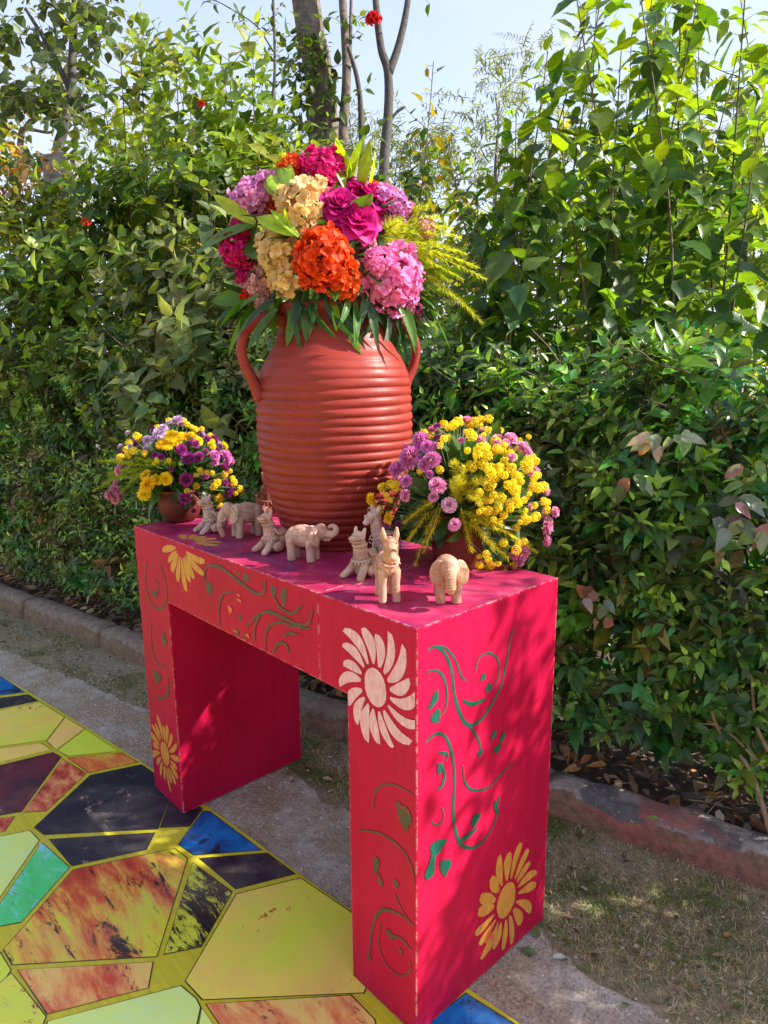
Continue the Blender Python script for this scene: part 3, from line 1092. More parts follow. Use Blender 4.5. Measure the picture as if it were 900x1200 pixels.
LPT = (LPC - CAM).dot(CF)
make_pot('clay_pot', LPC, [(0, 1.0012), (0.044, 1.0012), (0.055, 1.010), (0.069, 1.033), (0.075, 1.055), (0.073, 1.077), (0.065, 1.095), (0.060, 1.101), (0.068, 1.107), (0.069, 1.115), (0.058, 1.115), (0.053, 1.08), (0.0, 1.075)],
         'small round brown clay pot at the far corner of the table')
make_pot('clay_pot', RPC, [(0, 1.0012), (0.056, 1.0012), (0.060, 1.006), (0.066, 1.04), (0.071, 1.08), (0.075, 1.11), (0.077, 1.125), (0.077, 1.13), (0.086, 1.132), (0.088, 1.150), (0.078, 1.152), (0.072, 1.11), (0.0, 1.105)],
         'small tapered brown clay pot near the front corner of the table')
# ------------------------------------------------------------------ flower building
def petal_grid(L, W, cup, curl, ruffle, q, rows=3, cols=2, tipw=0.7):
    """a petal along +Y from the origin, normal +Z; returns verts, faces, tip values"""
    vs, fs, tp = [], [], []
    ph = q.uniform(0, 6)
    for i in range(rows + 1):
        f = i / rows
        w = W * (math.sin(PI * (0.08 + 0.62 * f)) ** 0.9) * (1 if f < 1 else tipw)
        for j in range(cols + 1):
            g = 2 * j / cols - 1
            y = L * f * (1 - 0.12 * g * g * f)
            zz = cup * W * g * g + curl * L * f * f + ruffle * L * math.sin(ph + 5 * g + 3 * f) * f
            vs.append(Vector((w * g, y, zz)))
            tp.append(f)
    c = cols + 1
    for i in range(rows):
        for j in range(cols):
            a = i * c + j
            fs.append((a, a + 1, a + c + 1, a + c))
    return vs, fs, tp


class Petals:
    def __init__(self):
        self.v, self.f, self.t = [], [], []

    def put(self, pet, M):
        vs, fs, tp = pet
        b = len(self.v)
        self.v += [M @ v for v in vs]
        self.f += [tuple(b + i for i in f) for f in fs]
        self.t += tp

    def mesh(self, name, mat):
        me = mesh(name, self.v, self.f, mat, True)
        a = me.attributes.new('tip', 'FLOAT', 'POINT')
        a.data.foreach_set('value', self.t)
        return me


def frame(pos, axis_y, normal):
    y = axis_y.normalized()
    z = normal - y * normal.dot(y)
    z = z.normalized() if z.length > 1e-6 else perp(y)[0]
    x = y.cross(z)
    return Matrix(((x.x, y.x, z.x, pos.x), (x.y, y.y, z.y, pos.y), (x.z, y.z, z.z, pos.z), (0, 0, 0, 1)))


def fib(n, k, lo=-1.0):
    z = 1 - (1 - lo) * (k + 0.5) / n
    r = math.sqrt(max(0, 1 - z * z))
    a = k * 2.39996
    return Vector((r * math.cos(a), r * math.sin(a), z))


def hydrangea(seed, mat, n=46, npet=4, fl=0.34, ruffle=0.13, lo=-0.75, spread=0.9):
    """ball of florets, unit radius, centred on the origin, facing +Z"""
    q = random.Random(seed)
    P = Petals()
    for k in range(n):
        d = fib(n, k, lo)
        d = (d + Vector((q.gauss(0, .09), q.gauss(0, .09), q.gauss(0, .09)))).normalized()
        R = q.uniform(0.66, 0.98) * (1 + 0.22 * mnoise.noise(d * 1.9 + Vector((seed * 3.1, 0, 0))))
        x, y = perp((d + Vector((q.gauss(0, .25), q.gauss(0, .25), q.gauss(0, .25)))).normalized())
        nn = x.cross(y)
        if nn.dot(d) < 0: nn = -nn
        a0 = q.uniform(0, 6)
        for j in range(npet):
            a = a0 + 2 * PI * j / npet + q.gauss(0, .12)
            out_ = x * math.cos(a) + y * math.sin(a)
            ax = out_ * spread + nn * q.uniform(0.1, 0.95)
            s = fl * q.uniform(0.8, 1.15)
            P.put(petal_grid(s, s * 0.52, q.uniform(-.1, .4), q.uniform(-.45, .25), ruffle, q, 3, 4), frame(d * R, ax, nn))
    return P.mesh('petals', mat)


def rose(seed, mat):
    q = random.Random(seed)
    P = Petals()
    rings = [(3, .10, 1.35, .55), (4, .22, 1.15, .62), (5, .36, .90, .70), (6, .50, .62, .78), (7, .62, .30, .85), (7, .62, -.05, .85)]
    for ri, (n, r, el, L) in enumerate(rings):
        for j in range(n):
            a = 2 * PI * j / n + ri * 0.7 + q.gauss(0, .1)
            o = Vector((math.cos(a), math.sin(a), 0))
            ax = (o * math.cos(el) + Vector((0, 0, 1)) * math.sin(el))
            P.put(petal_grid(L * q.uniform(.9, 1.1), L * 0.62, 0.35, -0.12 - 0.06 * ri, 0.03, q, 4, 4), frame(o * r * 0.55 + Vector((0, 0, -0.35)), ax, -o + Vector((0, 0, .6))))
    return P.mesh('petals', mat)


def chrysanth(seed, mat, rings=7, first=6, inc=2.6, plen=0.62, width=0.11, flat=0.6, lo=-0.25, rows=2):
    """double chrysanthemum of many narrow petals, unit radius, facing +Z"""
    q = random.Random(seed)
    P = Petals()
    for r in range(rings):
        f = r / max(1, rings - 1)
        el = (PI / 2) * (1 - f) * 0.96 + lo * f
        n = int(first + inc * r)
        for j in range(n):
            a = 2 * PI * (j + 0.5 * (r % 2)) / n + q.gauss(0, .06)
            o = Vector((math.cos(a), math.sin(a), 0))
            e = el + q.gauss(0, .08)
            ax = o * math.cos(e) + Vector((0, 0, flat)) * math.sin(e)
            L = plen * (0.75 + 0.35 * f) * q.uniform(.88, 1.1)
            nn = Vector((0, 0, 1)) * math.cos(e) - o * math.sin(e)
            P.put(petal_grid(L, width, 0.3, 0.22 - 0.3 * f, 0.0, q, rows, 2, 0.8), frame(ax * 0.32 * (1 if f > .2 else .6), ax, nn))
    return P.mesh('petals', mat)


def button(seed, mat, n=95):
    q = random.Random(seed)
    P = Petals()
    for k in range(n):
        d = fib(n, k, -0.7)
        x, y = perp(d)
        a = q.uniform(0, 6)
        ax2 = x * math.cos(a) + y * math.sin(a)
        P.put(petal_grid(0.40, 0.17, -0.1, -0.1, 0.0, q, 1, 2, 0.95), frame(d * 0.74 - ax2 * 0.14, ax2 + d * q.uniform(.45, 1.0), d))
    return P.mesh('petals', mat)


M_orange = petal_mat('orange_petal', (0.62, 0.035, 0.004), (0.90, 0.12, 0.010))
M_cream = petal_mat('cream_petal', (0.74, 0.42, 0.15), (0.90, 0.64, 0.32))
M_hotpink = petal_mat('hot_pink_petal', (0.52, 0.004, 0.12), (0.76, 0.02, 0.24))
M_magenta = petal_mat('magenta_petal', (0.40, 0.004, 0.11), (0.64, 0.015, 0.20))
M_pink = petal_mat('pink_petal', (0.88, 0.13, 0.40), (0.96, 0.34, 0.62))
M_lilacpink = petal_mat('lilac_pink_petal', (0.64, 0.15, 0.46), (0.82, 0.36, 0.66))
M_blush = petal_mat('blush_petal', (0.70, 0.26, 0.32), (0.86, 0.48, 0.52))
M_yellow = petal_mat('yellow_petal', (0.84, 0.56, 0.005), (0.96, 0.76, 0.03))
M_golden = petal_mat('golden_petal', (0.84, 0.50, 0.004), (0.96, 0.69, 0.015))
M_purple = petal_mat('purple_petal', (0.18, 0.008, 0.11), (0.40, 0.045, 0.27))
M_violet = petal_mat('violet_petal', (0.55, 0.085, 0.36), (0.76, 0.26, 0.58))
M_palelilac = petal_mat('pale_lilac_petal', (0.52, 0.30, 0.52), (0.72, 0.52, 0.72))
M_rosepink = petal_mat('rose_pink_petal', (0.68, 0.15, 0.38), (0.86, 0.38, 0.58))
M_leaf = leaf_mat('leaf_glossy')
M_fern = leaf_mat('fern_soft', 0.6, 0.45, (1.3, 1.3, 0.5), 0.2, 0.25)
M_stem = simple_mat('green_stem', (0.05, 0.09, 0.02), (0.10, 0.15, 0.04), 30, 0.6, 0.1)


def leaf_obj_mesh(name, L, W, tint, droop=0.25, fold=0.25, seg=6, rib=0.0, mat=None, seed=0):
    """strap or ovate leaf along +Y with a folded midrib"""
    q = random.Random(seed)
    vs, fs = [], []
    for i in range(seg + 1):
        f = i / seg
        w = W * (math.sin(PI * min(1, 0.06 + 0.94 * f)) ** 0.7) if f < 1 else 0.0005
        y = L * f
        z = -droop * L * f * f
        for g in (-1, -0.5, 0, 0.5, 1):
            rz = rib * W * (0.5 if abs(g) == 0.5 else 0)
            vs.append((w * g, y, z + fold * w * abs(g) + rz + 0.03 * W * math.sin(8 * f + 3 * g + seed)))
    for i in range(seg):
        for j in range(4):
            a = i * 5 + j
            fs.append((a, a + 1, a + 6, a + 5))
    me = mesh(name, vs, fs, mat or M_leaf, True)
    at_ = me.attributes.new('tint', 'FLOAT_COLOR', 'POINT')
    c = np.ones((len(vs), 4), np.float32)
    c[:, :3] = tint
    at_.data.foreach_set('color', c.ravel())
    return me


def place(name, me, parent, pos, axis_z, scale=1.0, spin=0.0, sc3=None):
    """mesh facing +Z turned to axis_z at pos (world), child of parent"""
    z = axis_z.normalized()
    R = z.to_track_quat('Z', 'Y').to_matrix().to_4x4()
    S = Matrix.Diagonal((*(sc3 or (scale, scale, scale)), 1))
    M = Matrix.Translation(Vector(pos) - parent_loc(parent)) @ R @ Matrix.Rotation(spin, 4, 'Z') @ S
    o = bpy.data.objects.new(name, me)
    COL.objects.link(o)
    o.parent = parent
    o.matrix_local = M
    return o


def place_y(name, me, parent, pos, axis_y, normal, scale=1.0):
    M = Matrix.Translation(-parent_loc(parent)) @ frame(Vector(pos), axis_y, normal) @ Matrix.Scale(scale, 4)
    o = bpy.data.objects.new(name, me)
    COL.objects.link(o)
    o.parent = parent
    o.matrix_local = M
    return o


def parent_loc(p):
    l = Vector((0, 0, 0))
    while p is not None:
        l += p.location
        p = p.parent
    return l


def on_ball(u, v, c, rx, rz):
    """first hit of the pixel's ray on the ellipsoid round c, or its nearest approach"""
    d = ray(u, v)
    s = Vector((1 / rx, 1 / rx, 1 / rz))
    o = Vector([(CAM[i] - c[i]) * s[i] for i in range(3)])
    e = Vector([d[i] * s[i] for i in range(3)])
    a, b, k = e.dot(e), 2 * o.dot(e), o.dot(o) - 1
    dis = b * b - 4 * a * k
    t = (-b - math.sqrt(dis)) / (2 * a) if dis > 0 else -b / (2 * a)
    return CAM + d * t


def on_cyl(u, v, r):
    """hit of the pixel's ray on an upright cylinder round the urn's axis"""
    d = ray(u, v)
    ox, oy = CAM.x - UC.x, CAM.y - UC.y
    a, b, k = d.x * d.x + d.y * d.y, 2 * (ox * d.x + oy * d.y), ox * ox + oy * oy - r * r
    dis = b * b - 4 * a * k
    t = (-b - math.sqrt(dis)) / (2 * a) if dis > 0 else -b / (2 * a)
    return CAM + d * t


def plume(root, pos, axis, L, q, tint, name='fern_plume', n=46, nl=0.035, sag=0.25, mat=None):
    """feathery spray: needles all round an arching stem"""
    vs, fs, tn = [], [], []
    x, y = perp(axis)
    a = axis.normalized()
    P = [Vector(pos) + a * (L * i / 12) + Vector((0, 0, -sag * L * (i / 12) ** 2)) for i in range(13)]
    T = Tubes()
    T.add(P, 0.0014, 0.0005, 4)
    vs, fs = T.v[:], T.f[:]
    for k in range(n):
        f = 0.06 + 0.94 * k / n
        i = min(11, int(f * 12))
        p = P[i].lerp(P[i + 1], f * 12 - i)
        d = (P[i + 1] - P[i]).normalized()
        for s in range(4):
            an = q.uniform(0, 2 * PI)
            o = x * math.cos(an) + y * math.sin(an)
            dd = (o * 0.85 + d * 0.6).normalized()
            ll = nl * (1 - 0.55 * f) * q.uniform(.6, 1.2)
            w = dd.cross(d).normalized() * 0.0011
            b = len(vs)
            vs += [p - w, p + w, p + dd * ll]
            fs.append((b, b + 1, b + 2))
    me = mesh(name, vs, fs, mat or M_fern)
    at_ = me.attributes.new('tint', 'FLOAT_COLOR', 'POINT')
    c = np.ones((len(vs), 4), np.float32)
    c[:, :3] = tint
    at_.data.foreach_set('color', c.ravel())
    return link(name, me, root)


# ------------------------------------------------------------------ big bouquet in the urn
BC = Vector((UC.x, UC.y, 0)) + Vector((0, 0, urn_z(292)[0]))
big = empty('flower_bouquet', (UC.x, UC.y, ztop + 0.02), 'large bouquet of orange, cream, pink and magenta blooms in the urn', 'bouquet')
BR, BZ = 0.215, 0.215
q = random.Random(21)
H = {k: [hydrangea(s + 10 * i, m, n, fl=fl) for s in range(2)] for i, (k, m, n, fl) in enumerate((
    ('orange', M_orange, 105, .27), ('cream', M_cream, 46, .38), ('hot', M_hotpink, 80, .29), ('pink', M_pink, 95, .27), ('blush', M_blush, 56, .32), ('lilac', M_lilacpink, 70, .30)))}
ROSE = [rose(s, M_magenta) for s in (1, 2)] + [rose(3, M_hotpink)]
# name, kind, px, py, radius px, vertical stretch, depth offset
BLOOMS = [
    ('orange', 380, 302, 33, 1.0, 0.035), ('orange', 398, 322, 22, 1.0, 0.03), ('pink', 447, 322, 36, 1.0, 0.035), ('pink', 456, 352, 27, 1.0, 0.035), ('pink', 436, 306, 18, 1.0, 0.03),
    ('cream', 355, 243, 27, 1.0, 0.01), ('cream', 327, 293, 25, 1.0, 0.0), ('cream', 338, 324, 24, 0.9, 0.0), ('cream', 362, 270, 13, 0.8, 0.0),
    ('blush', 301, 333, 19, 1.0, -0.01), ('blush', 303, 357, 16, 0.9, -0.01),
    ('hot', 377, 200, 27, 0.95, 0.0), ('hot', 396, 182, 8, 1.0, -0.01), ('orange', 345, 206, 16, 1.0, 0.02), ('orange', 316, 238, 17, 1.05, 0.02),
    ('lilac', 291, 234, 25, 1.05, -0.01), ('lilac', 308, 214, 17, 1.0, -0.01), ('hot', 287, 260, 16, 0.8, 0.0), ('hot', 268, 290, 20, 1.35, -0.02),
    ('lilac', 278, 216, 15, 1.0, -0.05), ('hot', 268, 268, 13, 1.0, -0.05), ('hot', 272, 305, 12, 1.0, -0.04), ('blush', 288, 345, 15, 1.0, -0.03), ('blush', 318, 362, 13, 0.9, 0.0), ('cream', 312, 318, 17, 1.0, -0.01),
    ('pink', 440, 345, 16, 1.0, 0.0), ('pink', 480, 340, 17, 1.0, -0.01), ('lilac', 492, 232, 15, 1.0, -0.06), ('hot', 420, 205, 14, 0.9, -0.04), ('cream', 372, 222, 14, 0.9, 0.0), ('hot', 405, 270, 15, 1.0, -0.03),
    ('hot', 270, 327, 9, 0.9, -0.03), ('orange', 273, 358, 9, 1.2, -0.05),
    ('lilac', 470, 224, 20, 1.0, -0.05), ('lilac', 482, 240, 14, 1.0, -0.05), ('blush', 507, 266, 11, 1.0, -0.02), ('hot', 452, 205, 9, 0.8, -0.05),
]
ROSES = [(441, 226, 26, 0), (397, 234, 20, 1), (420, 251, 23, 2)]
for i, (k, u, v, r, st, off) in enumerate(BLOOMS):
    p = on_ball(u, v, BC, BR - 0.03, BZ - 0.03)
    d = (p - BC).normalized()
    p = p + d * off
    R = r / FPX * (p - CAM).dot(CF) * 1.05
    place('hydrangea_bloom', H[k][i % 2], big, p, d + Vector((0, 0, .25)) - CF * .35, spin=q.uniform(0, 6), sc3=(R, R, R * 0.9 * (0.5 + 0.5 * st)))
for i, (u, v, r, k) in enumerate(ROSES):
    p = on_ball(u, v, BC, BR - 0.02, BZ - 0.02)
    d = (p - BC).normalized()
    R = r / FPX * (p - CAM).dot(CF) * 1.12
    place('rose_bloom', ROSE[k], big, p, (d + Vector((0, 0, .25)) - CF * 0.2), R, q.uniform(0, 6))
back_kinds = ['hot', 'cream', 'pink', 'lilac', 'orange', 'blush']
for i in range(16):                       # the far side of the bouquet
    a = q.uniform(-1.3, 1.3)
    away = Vector((CF.x, CF.y, 0)).normalized()
    d = (Matrix.Rotation(a, 3, 'Z') @ away * q.uniform(.6, 1) + Vector((0, 0, q.uniform(-.1, .75)))).normalized()
    p = BC + d * (BR - 0.03)
    place('hydrangea_bloom', H[back_kinds[i % 6]][i % 2], big, p, d, q.uniform(.04, .07), q.uniform(0, 6))

YG, MG, DG, PG = (0.42, 0.56, 0.02), (0.075, 0.18, 0.025), (0.03, 0.085, 0.02), (0.30, 0.38, 0.30)
LSTRAP = [leaf_obj_mesh('leaf', 1.0, w, c, dr, .35, 7, rb, None, s) for s, (w, c, dr, rb) in enumerate((
    (.12, YG, .10, .4), (.19, YG, .15, .4), (.10, MG, .25, .1), (.065, DG, .4, .1), (.10, DG, .35, .1), (.06, MG, .5, 0), (.11, PG, .45, 0), (.20, MG, .2, .2)))]
# base pixel, tip pixel, leaf kind, length factor
STRAPS = [
    ((338, 232), (318, 192), 1, 1.1), ((345, 228), (330, 187), 0, 1.1), ((335, 236), (308, 207), 0, 1.1),
    ((405, 225), (400, 172), 1, 1.2), ((412, 225), (418, 168), 1, 1.2), ((420, 228), (432, 174), 0, 1.2), ((408, 230), (388, 178), 0, 1.1), ((428, 228), (442, 184), 0, 1.1),
    ((345, 275), (303, 252), 1, 1.1), ((350, 278), (320, 246), 0, 1.1), ((340, 270), (332, 244), 0, 1.0),
    ((300, 262), (252, 230), 0, 1.1), ((300, 264), (230, 280), 2, 1.15), ((318, 300), (278, 270), 7, 1.1), ((322, 300), (272, 312), 7, 1.1),
    ((310, 345), (255, 340), 3, 1.1), ((310, 350), (258, 362), 4, 1.1), ((320, 355), (290, 405), 2, 1.1), ((330, 358), (293, 398), 2, 1.0),
    ((345, 350), (340, 400), 3, 1.1), ((360, 350), (375, 392), 4, 1.1), ((350, 352), (356, 388), 3, 1.0), ((380, 350), (396, 388), 4, 1.1), ((395, 350), (420, 398), 3, 1.1),
    ((415, 350), (424, 400), 2, 1.0), ((430, 352), (445, 392), 4, 1.1), ((445, 355), (438, 400), 3, 1.0), ((372, 352), (366, 384), 5, 1.0),
    ((460, 352), (484, 430), 6, 1.1), ((452, 356), (470, 412), 6, 1.0), ((470, 345), (494, 408), 5, 1.1),
    ((455, 330), (530, 345), 3, 1.1), ((455, 325), (545, 325), 2, 1.1), ((460, 335), (520, 372), 4, 1.1), ((460, 330), (538, 362), 5, 1.1),
    ((450, 300), (520, 310), 2, 1.0), ((430, 330), (430, 378), 4, 1.0), ((325, 340), (312, 385), 3, 1.1), ((405, 262), (412, 280), 4, 1.0), ((440, 270), (455, 290), 4, 1.2),
    ((300, 345), (248, 352), 7, 1.0), ((300, 350), (252, 375), 7, 1.0), ((310, 355), (268, 396), 7, 0.9), ((470, 345), (520, 362), 7, 1.0), ((465, 350), (512, 392), 7, 0.9), ((300, 300), (246, 300), 2, 1.0), ((330, 355), (310, 408), 7, .9), ((450, 352), (500, 420), 4, .9),
    ((300, 320), (262, 322), 4, 1.0), ((410, 345), (404, 378), 2, 1.0), ((290, 350), (262, 375), 3, 1.0), ((475, 340), (510, 352), 2, 1.0), ((465, 350), (505, 385), 3, 1.0),
]
FRONT_LEAVES = {0, 1, 2, 8, 9, 10, 11, 12, 13}
for i, (a, b, k, f) in enumerate(STRAPS):
    pa = on_ball(*a, BC, BR - 0.07, BZ - 0.06)
    pb = on_ball(*b, BC, BR + 0.02, BZ + 0.02)
    if i in FRONT_LEAVES:
        pa = on_ball(*a, BC, BR + 0.012, BZ + 0.012)
        pb = on_ball(*b, BC, BR + 0.045, BZ + 0.045)
    if b[1] > 372:
        pa = on_cyl(a[0], min(a[1], 350), 0.165)
        pb = on_cyl(b[0], b[1], 0.225)
    d = pb - pa
    place_y('leaf', LSTRAP[k], big, pa, d, (pb - BC) + Vector((0, 0, .08)) + Vector((q.gauss(0, .05), q.gauss(0, .05), q.gauss(0, .05))), d.length * f)
for a, b, k, f in (((325, 362), (285, 402), 2, 1.05), ((318, 356), (272, 384), 2, 1.0), ((322, 350), (283, 372), 4, 1.0), ((306, 346), (262, 366), 2, 1.0), ((470, 352), (489, 396), 2, 1.0), ((462, 350), (500, 405), 5, 1.0)):
    pa, pb = on_cyl(*a, 0.215), on_cyl(*b, 0.30)
    place_y('leaf', LSTRAP[k], big, pa, pb - pa, Vector((0, 0, .8)) - CF, (pb - pa).length * f)
for i in range(20):                       # ragged skirt of narrow leaves over the rim
    u = 288 + 198 * i / 19 + q.uniform(-10, 10)
    a = (385 + (u - 385) * 0.8, q.uniform(338, 352))
    b = (u + (u - 385) * 0.12 + q.uniform(-8, 8), q.uniform(366, 406))
    pa, pb = on_cyl(*a, 0.15), on_cyl(*b, 0.205)
    place_y('leaf', LSTRAP[q.choice((0, 2, 2, 3, 4, 5))], big, pa, pb - pa, Vector((q.gauss(0, .6), q.gauss(0, .6), .6)) - CF, (pb - pa).length * q.uniform(1.0, 1.25))
for i in range(46):                       # dark backing leaves all round, inside the blooms
    d = fib(46, i, -0.45)
    pa = BC + Vector((d.x * .08, d.y * .08, d.z * .06 - .03))
    o = (d + Vector((0, 0, -.25 if d.z < .2 else 0.1))).normalized()
    place_y('leaf', LSTRAP[q.choice((2, 3, 4, 7, 3, 4))], big, pa, o, d + Vector((0, 0, .4)), q.uniform(.14, .21))
for (a, b) in (((448, 285), (552, 300)), ((450, 275), (535, 270)), ((455, 270), (512, 252)), ((450, 282), (540, 288)), ((462, 290), (520, 322)), ((452, 268), (488, 248)), ((445, 276), (500, 300)), ((460, 300), (545, 350)), ((456, 280), (520, 285)), ((450, 272), (470, 262)), ((320, 215), (335, 178)), ((448, 280), (480, 312)), ((452, 278), (500, 268)), ((450, 268), (525, 262)), ((455, 285), (560, 312)), ((460, 292), (535, 318)), ((450, 262), (500, 240)), ((470, 300), (556, 360)), ((455, 290), (505, 315))):
    pa = on_ball(*a, BC, BR - 0.05, BZ - 0.05)
    pb = on_ball(*b, BC, BR + 0.02, BZ + 0.02)
    plume(big, pa, pb - pa + Vector((0, 0, .02)), (pb - pa).length * 1.08, q, (0.60, 0.62, 0.05), n=80, nl=0.04, sag=0.18)


# ------------------------------------------------------------------ the two small bouquets
def small_bouquet(name, c, pot, label, R, specs, fill, plumes, seed, leafy):
    q = random.Random(seed)
    root = empty(name, (pot.x, pot.y, 1.115), label, 'bouquet')
    T = Tubes()
    for meshes, pname, px in specs:
        for i, (u, v, r) in enumerate(px):
            p = on_ball(u, v, c, R, R * 0.94)
            d = (p - c).normalized()
            s = r / FPX * (p - CAM).dot(CF)
            n = (d + Vector((q.gauss(0, .3), q.gauss(0, .3), q.gauss(0, .3) + .1)))
            p = p + d * q.uniform(-0.02, 0.016)
            place(pname, meshes[i % len(meshes)], root, p, n, s * q.uniform(.82, 1.16), q.uniform(0, 6))
            b = Vector((pot.x, pot.y, 1.10)) + Vector((q.gauss(0, .02), q.gauss(0, .02), 0))
            T.add([b, b.lerp(p, .55) + Vector((0, 0, .015)), p - d * s * 0.3], 0.0016, 0.0012, 4)
    for meshes, pname, cnt, rad in fill:      # the side turned away from the camera
        for i in range(cnt):
            d = fib(cnt * 2, i, -0.55)
            d = Vector((d.x, d.y, d.z))
            if d.dot(CAM - c) > 0.05 * (CAM - c).length: continue
            p = c + Vector((d.x * R, d.y * R, d.z * R * .94))
            place(pname, meshes[i % len(meshes)], root, p, d, rad * q.uniform(.8, 1.2), q.uniform(0, 6))
            b = Vector((pot.x, pot.y, 1.10))
            T.add([b, b.lerp(p, .55), p - d * .005], 0.0016, 0.0012, 4)
    T.build('stems', M_stem, root)
    for i in range(leafy):
        d = fib(leafy, i, -0.75)
        pa = c + Vector((d.x, d.y, d.z)) * (R * q.uniform(.25, .55))
        o = (d + Vector((q.gauss(0, .35), q.gauss(0, .35), q.gauss(0, .35)))).normalized()
        place_y('leaf', LBQ[q.randrange(len(LBQ))], root, pa, o, d + Vector((0, 0, .5)), R * q.uniform(.35, .55))
    for (a, b, tint) in plumes:
        pa = on_ball(*a, c, R - 0.05, R - 0.05)
        pb = on_ball(*b, c, R + 0.012, R + 0.012)
        plume(root, pa, pb - pa + Vector((0, 0, .015)), (pb - pa).length * 1.05, q, tint, n=50, nl=0.03, sag=0.12)
    return root


LBQ = [leaf_obj_mesh('leaf', 1.0, w, t, .2, .3, 4, 0, None, s) for s, (w, t) in enumerate(((.2, (.04, .10, .025)), (.24, (.03, .08, .022)), (.16, (.06, .13, .025)), (.2, (.09, .17, .03))))]
B_yel = [button(s, M_yellow) for s in (1, 2)]
B_gold = [chrysanth(s, M_golden, 6, 7, 3.2, .70, .10, .45, -.05) for s in (3, 4)]
B_pur = [chrysanth(s, M_purple, 7, 6, 2.6, .62, .13, .7, -.2) for s in (5, 6)]
B_vio = [chrysanth(s, M_violet, 8, 6, 2.8, .62, .12, .75, -.3) for s in (7, 8)]
B_ros = [chrysanth(s, M_rosepink, 7, 6, 2.6, .60, .14, .75, -.3) for s in (9, 10)]
B_lil = [chrysanth(s, M_palelilac, 7, 6, 2.6, .62, .14, .7, -.2) for s in (11, 12)]


def conv(lst, x0, y0, k):
    return [(x0 + a / k, y0 + b / k, r / k) for a, b, r in lst]


# far bouquet, read off a crop at 110,480 with scale 5
gold = conv([(420, 185, 48), (480, 150, 50), (530, 140, 38), (400, 205, 36), (455, 170, 42), (290, 385, 46), (330, 430, 52), (415, 410, 46), (310, 485, 46), (360, 415, 42), (580, 150, 30), (625, 165, 36), (700, 205, 34), (750, 220, 34)], 110, 480, 5)
yel = conv([(215, 200, 26), (258, 160, 26), (180, 255, 24), (148, 280, 26), (250, 250, 28), (292, 252, 26), (440, 70, 22), (525, 60, 22), (545, 88, 22), (600, 105, 24), (622, 128, 20), (652, 368, 21), (718, 373, 20), (615, 457, 24), (548, 480, 20), (553, 550, 22), (697, 447, 24), (716, 424, 22), (765, 380, 22), (788, 402, 22), (835, 430, 25), (842, 460, 24), (835, 490, 22), (755, 530, 26), (740, 565, 22), (690, 560, 20), (600, 385, 18), (612, 355, 18), (440, 300, 16), (380, 300, 18), (340, 310, 14), (808, 360, 16), (680, 200, 20), (575, 95, 16)], 110, 480, 5)
pur = conv([(350, 262, 26), (515, 230, 42), (555, 285, 45), (598, 198, 30), (608, 280, 34), (400, 285, 22), (540, 410, 40), (530, 510, 38), (765, 472, 44), (745, 345, 36), (675, 163, 30), (672, 390, 26), (755, 425, 28), (570, 180, 26), (658, 245, 20), (520, 200, 24), (455, 350, 20), (750, 590, 30), (580, 585, 18)], 110, 480, 5)
vio = conv([(755, 285, 50), (705, 270, 38), (780, 300, 30), (720, 300, 30)], 110, 480, 5)
lil = conv([(490, 80, 42), (380, 130, 38), (315, 178, 36), (350, 185, 24), (180, 228, 22), (220, 155, 22), (410, 115, 26), (285, 205, 22), (440, 95, 22), (230, 225, 18)], 110, 480, 5)
ros = conv([(65, 510, 34), (110, 470, 38), (150, 480, 42), (120, 520, 36), (165, 360, 34), (140, 330, 26), (95, 435, 28)], 110, 480, 5)
LC = at(205, 553, (LPC - CAM).dot(CF) + 0.01)
small_bouquet('flower_bouquet', LC, LPC, 'smaller bouquet of yellow, purple and lilac flowers at the far corner', 0.185,
              [(B_gold, 'chrysanthemum', gold), (B_yel, 'button_flower', yel), (B_pur, 'chrysanthemum', pur), (B_vio, 'chrysanthemum', vio), (B_lil, 'chrysanthemum', lil), (B_ros, 'chrysanthemum', ros)],
              [(B_yel, 'button_flower', 30, .014), (B_pur, 'chrysanthemum', 24, .02), (B_lil, 'chrysanthemum', 18, .02)],
              [((160, 545), (115, 540), (.40, .46, .04)), ((165, 548), (112, 572), (.40, .46, .04)), ((170, 550), (130, 555), (.40, .46, .04)), ((180, 548), (140, 542), (.38, .44, .04)), ((190, 552), (150, 560), (.34, .42, .04)), ((175, 550), (145, 575), (.34, .40, .04)), ((190, 548), (158, 538), (.38, .44, .04)), ((210, 545), (172, 540), (.38, .44, .04))], 31, 220)
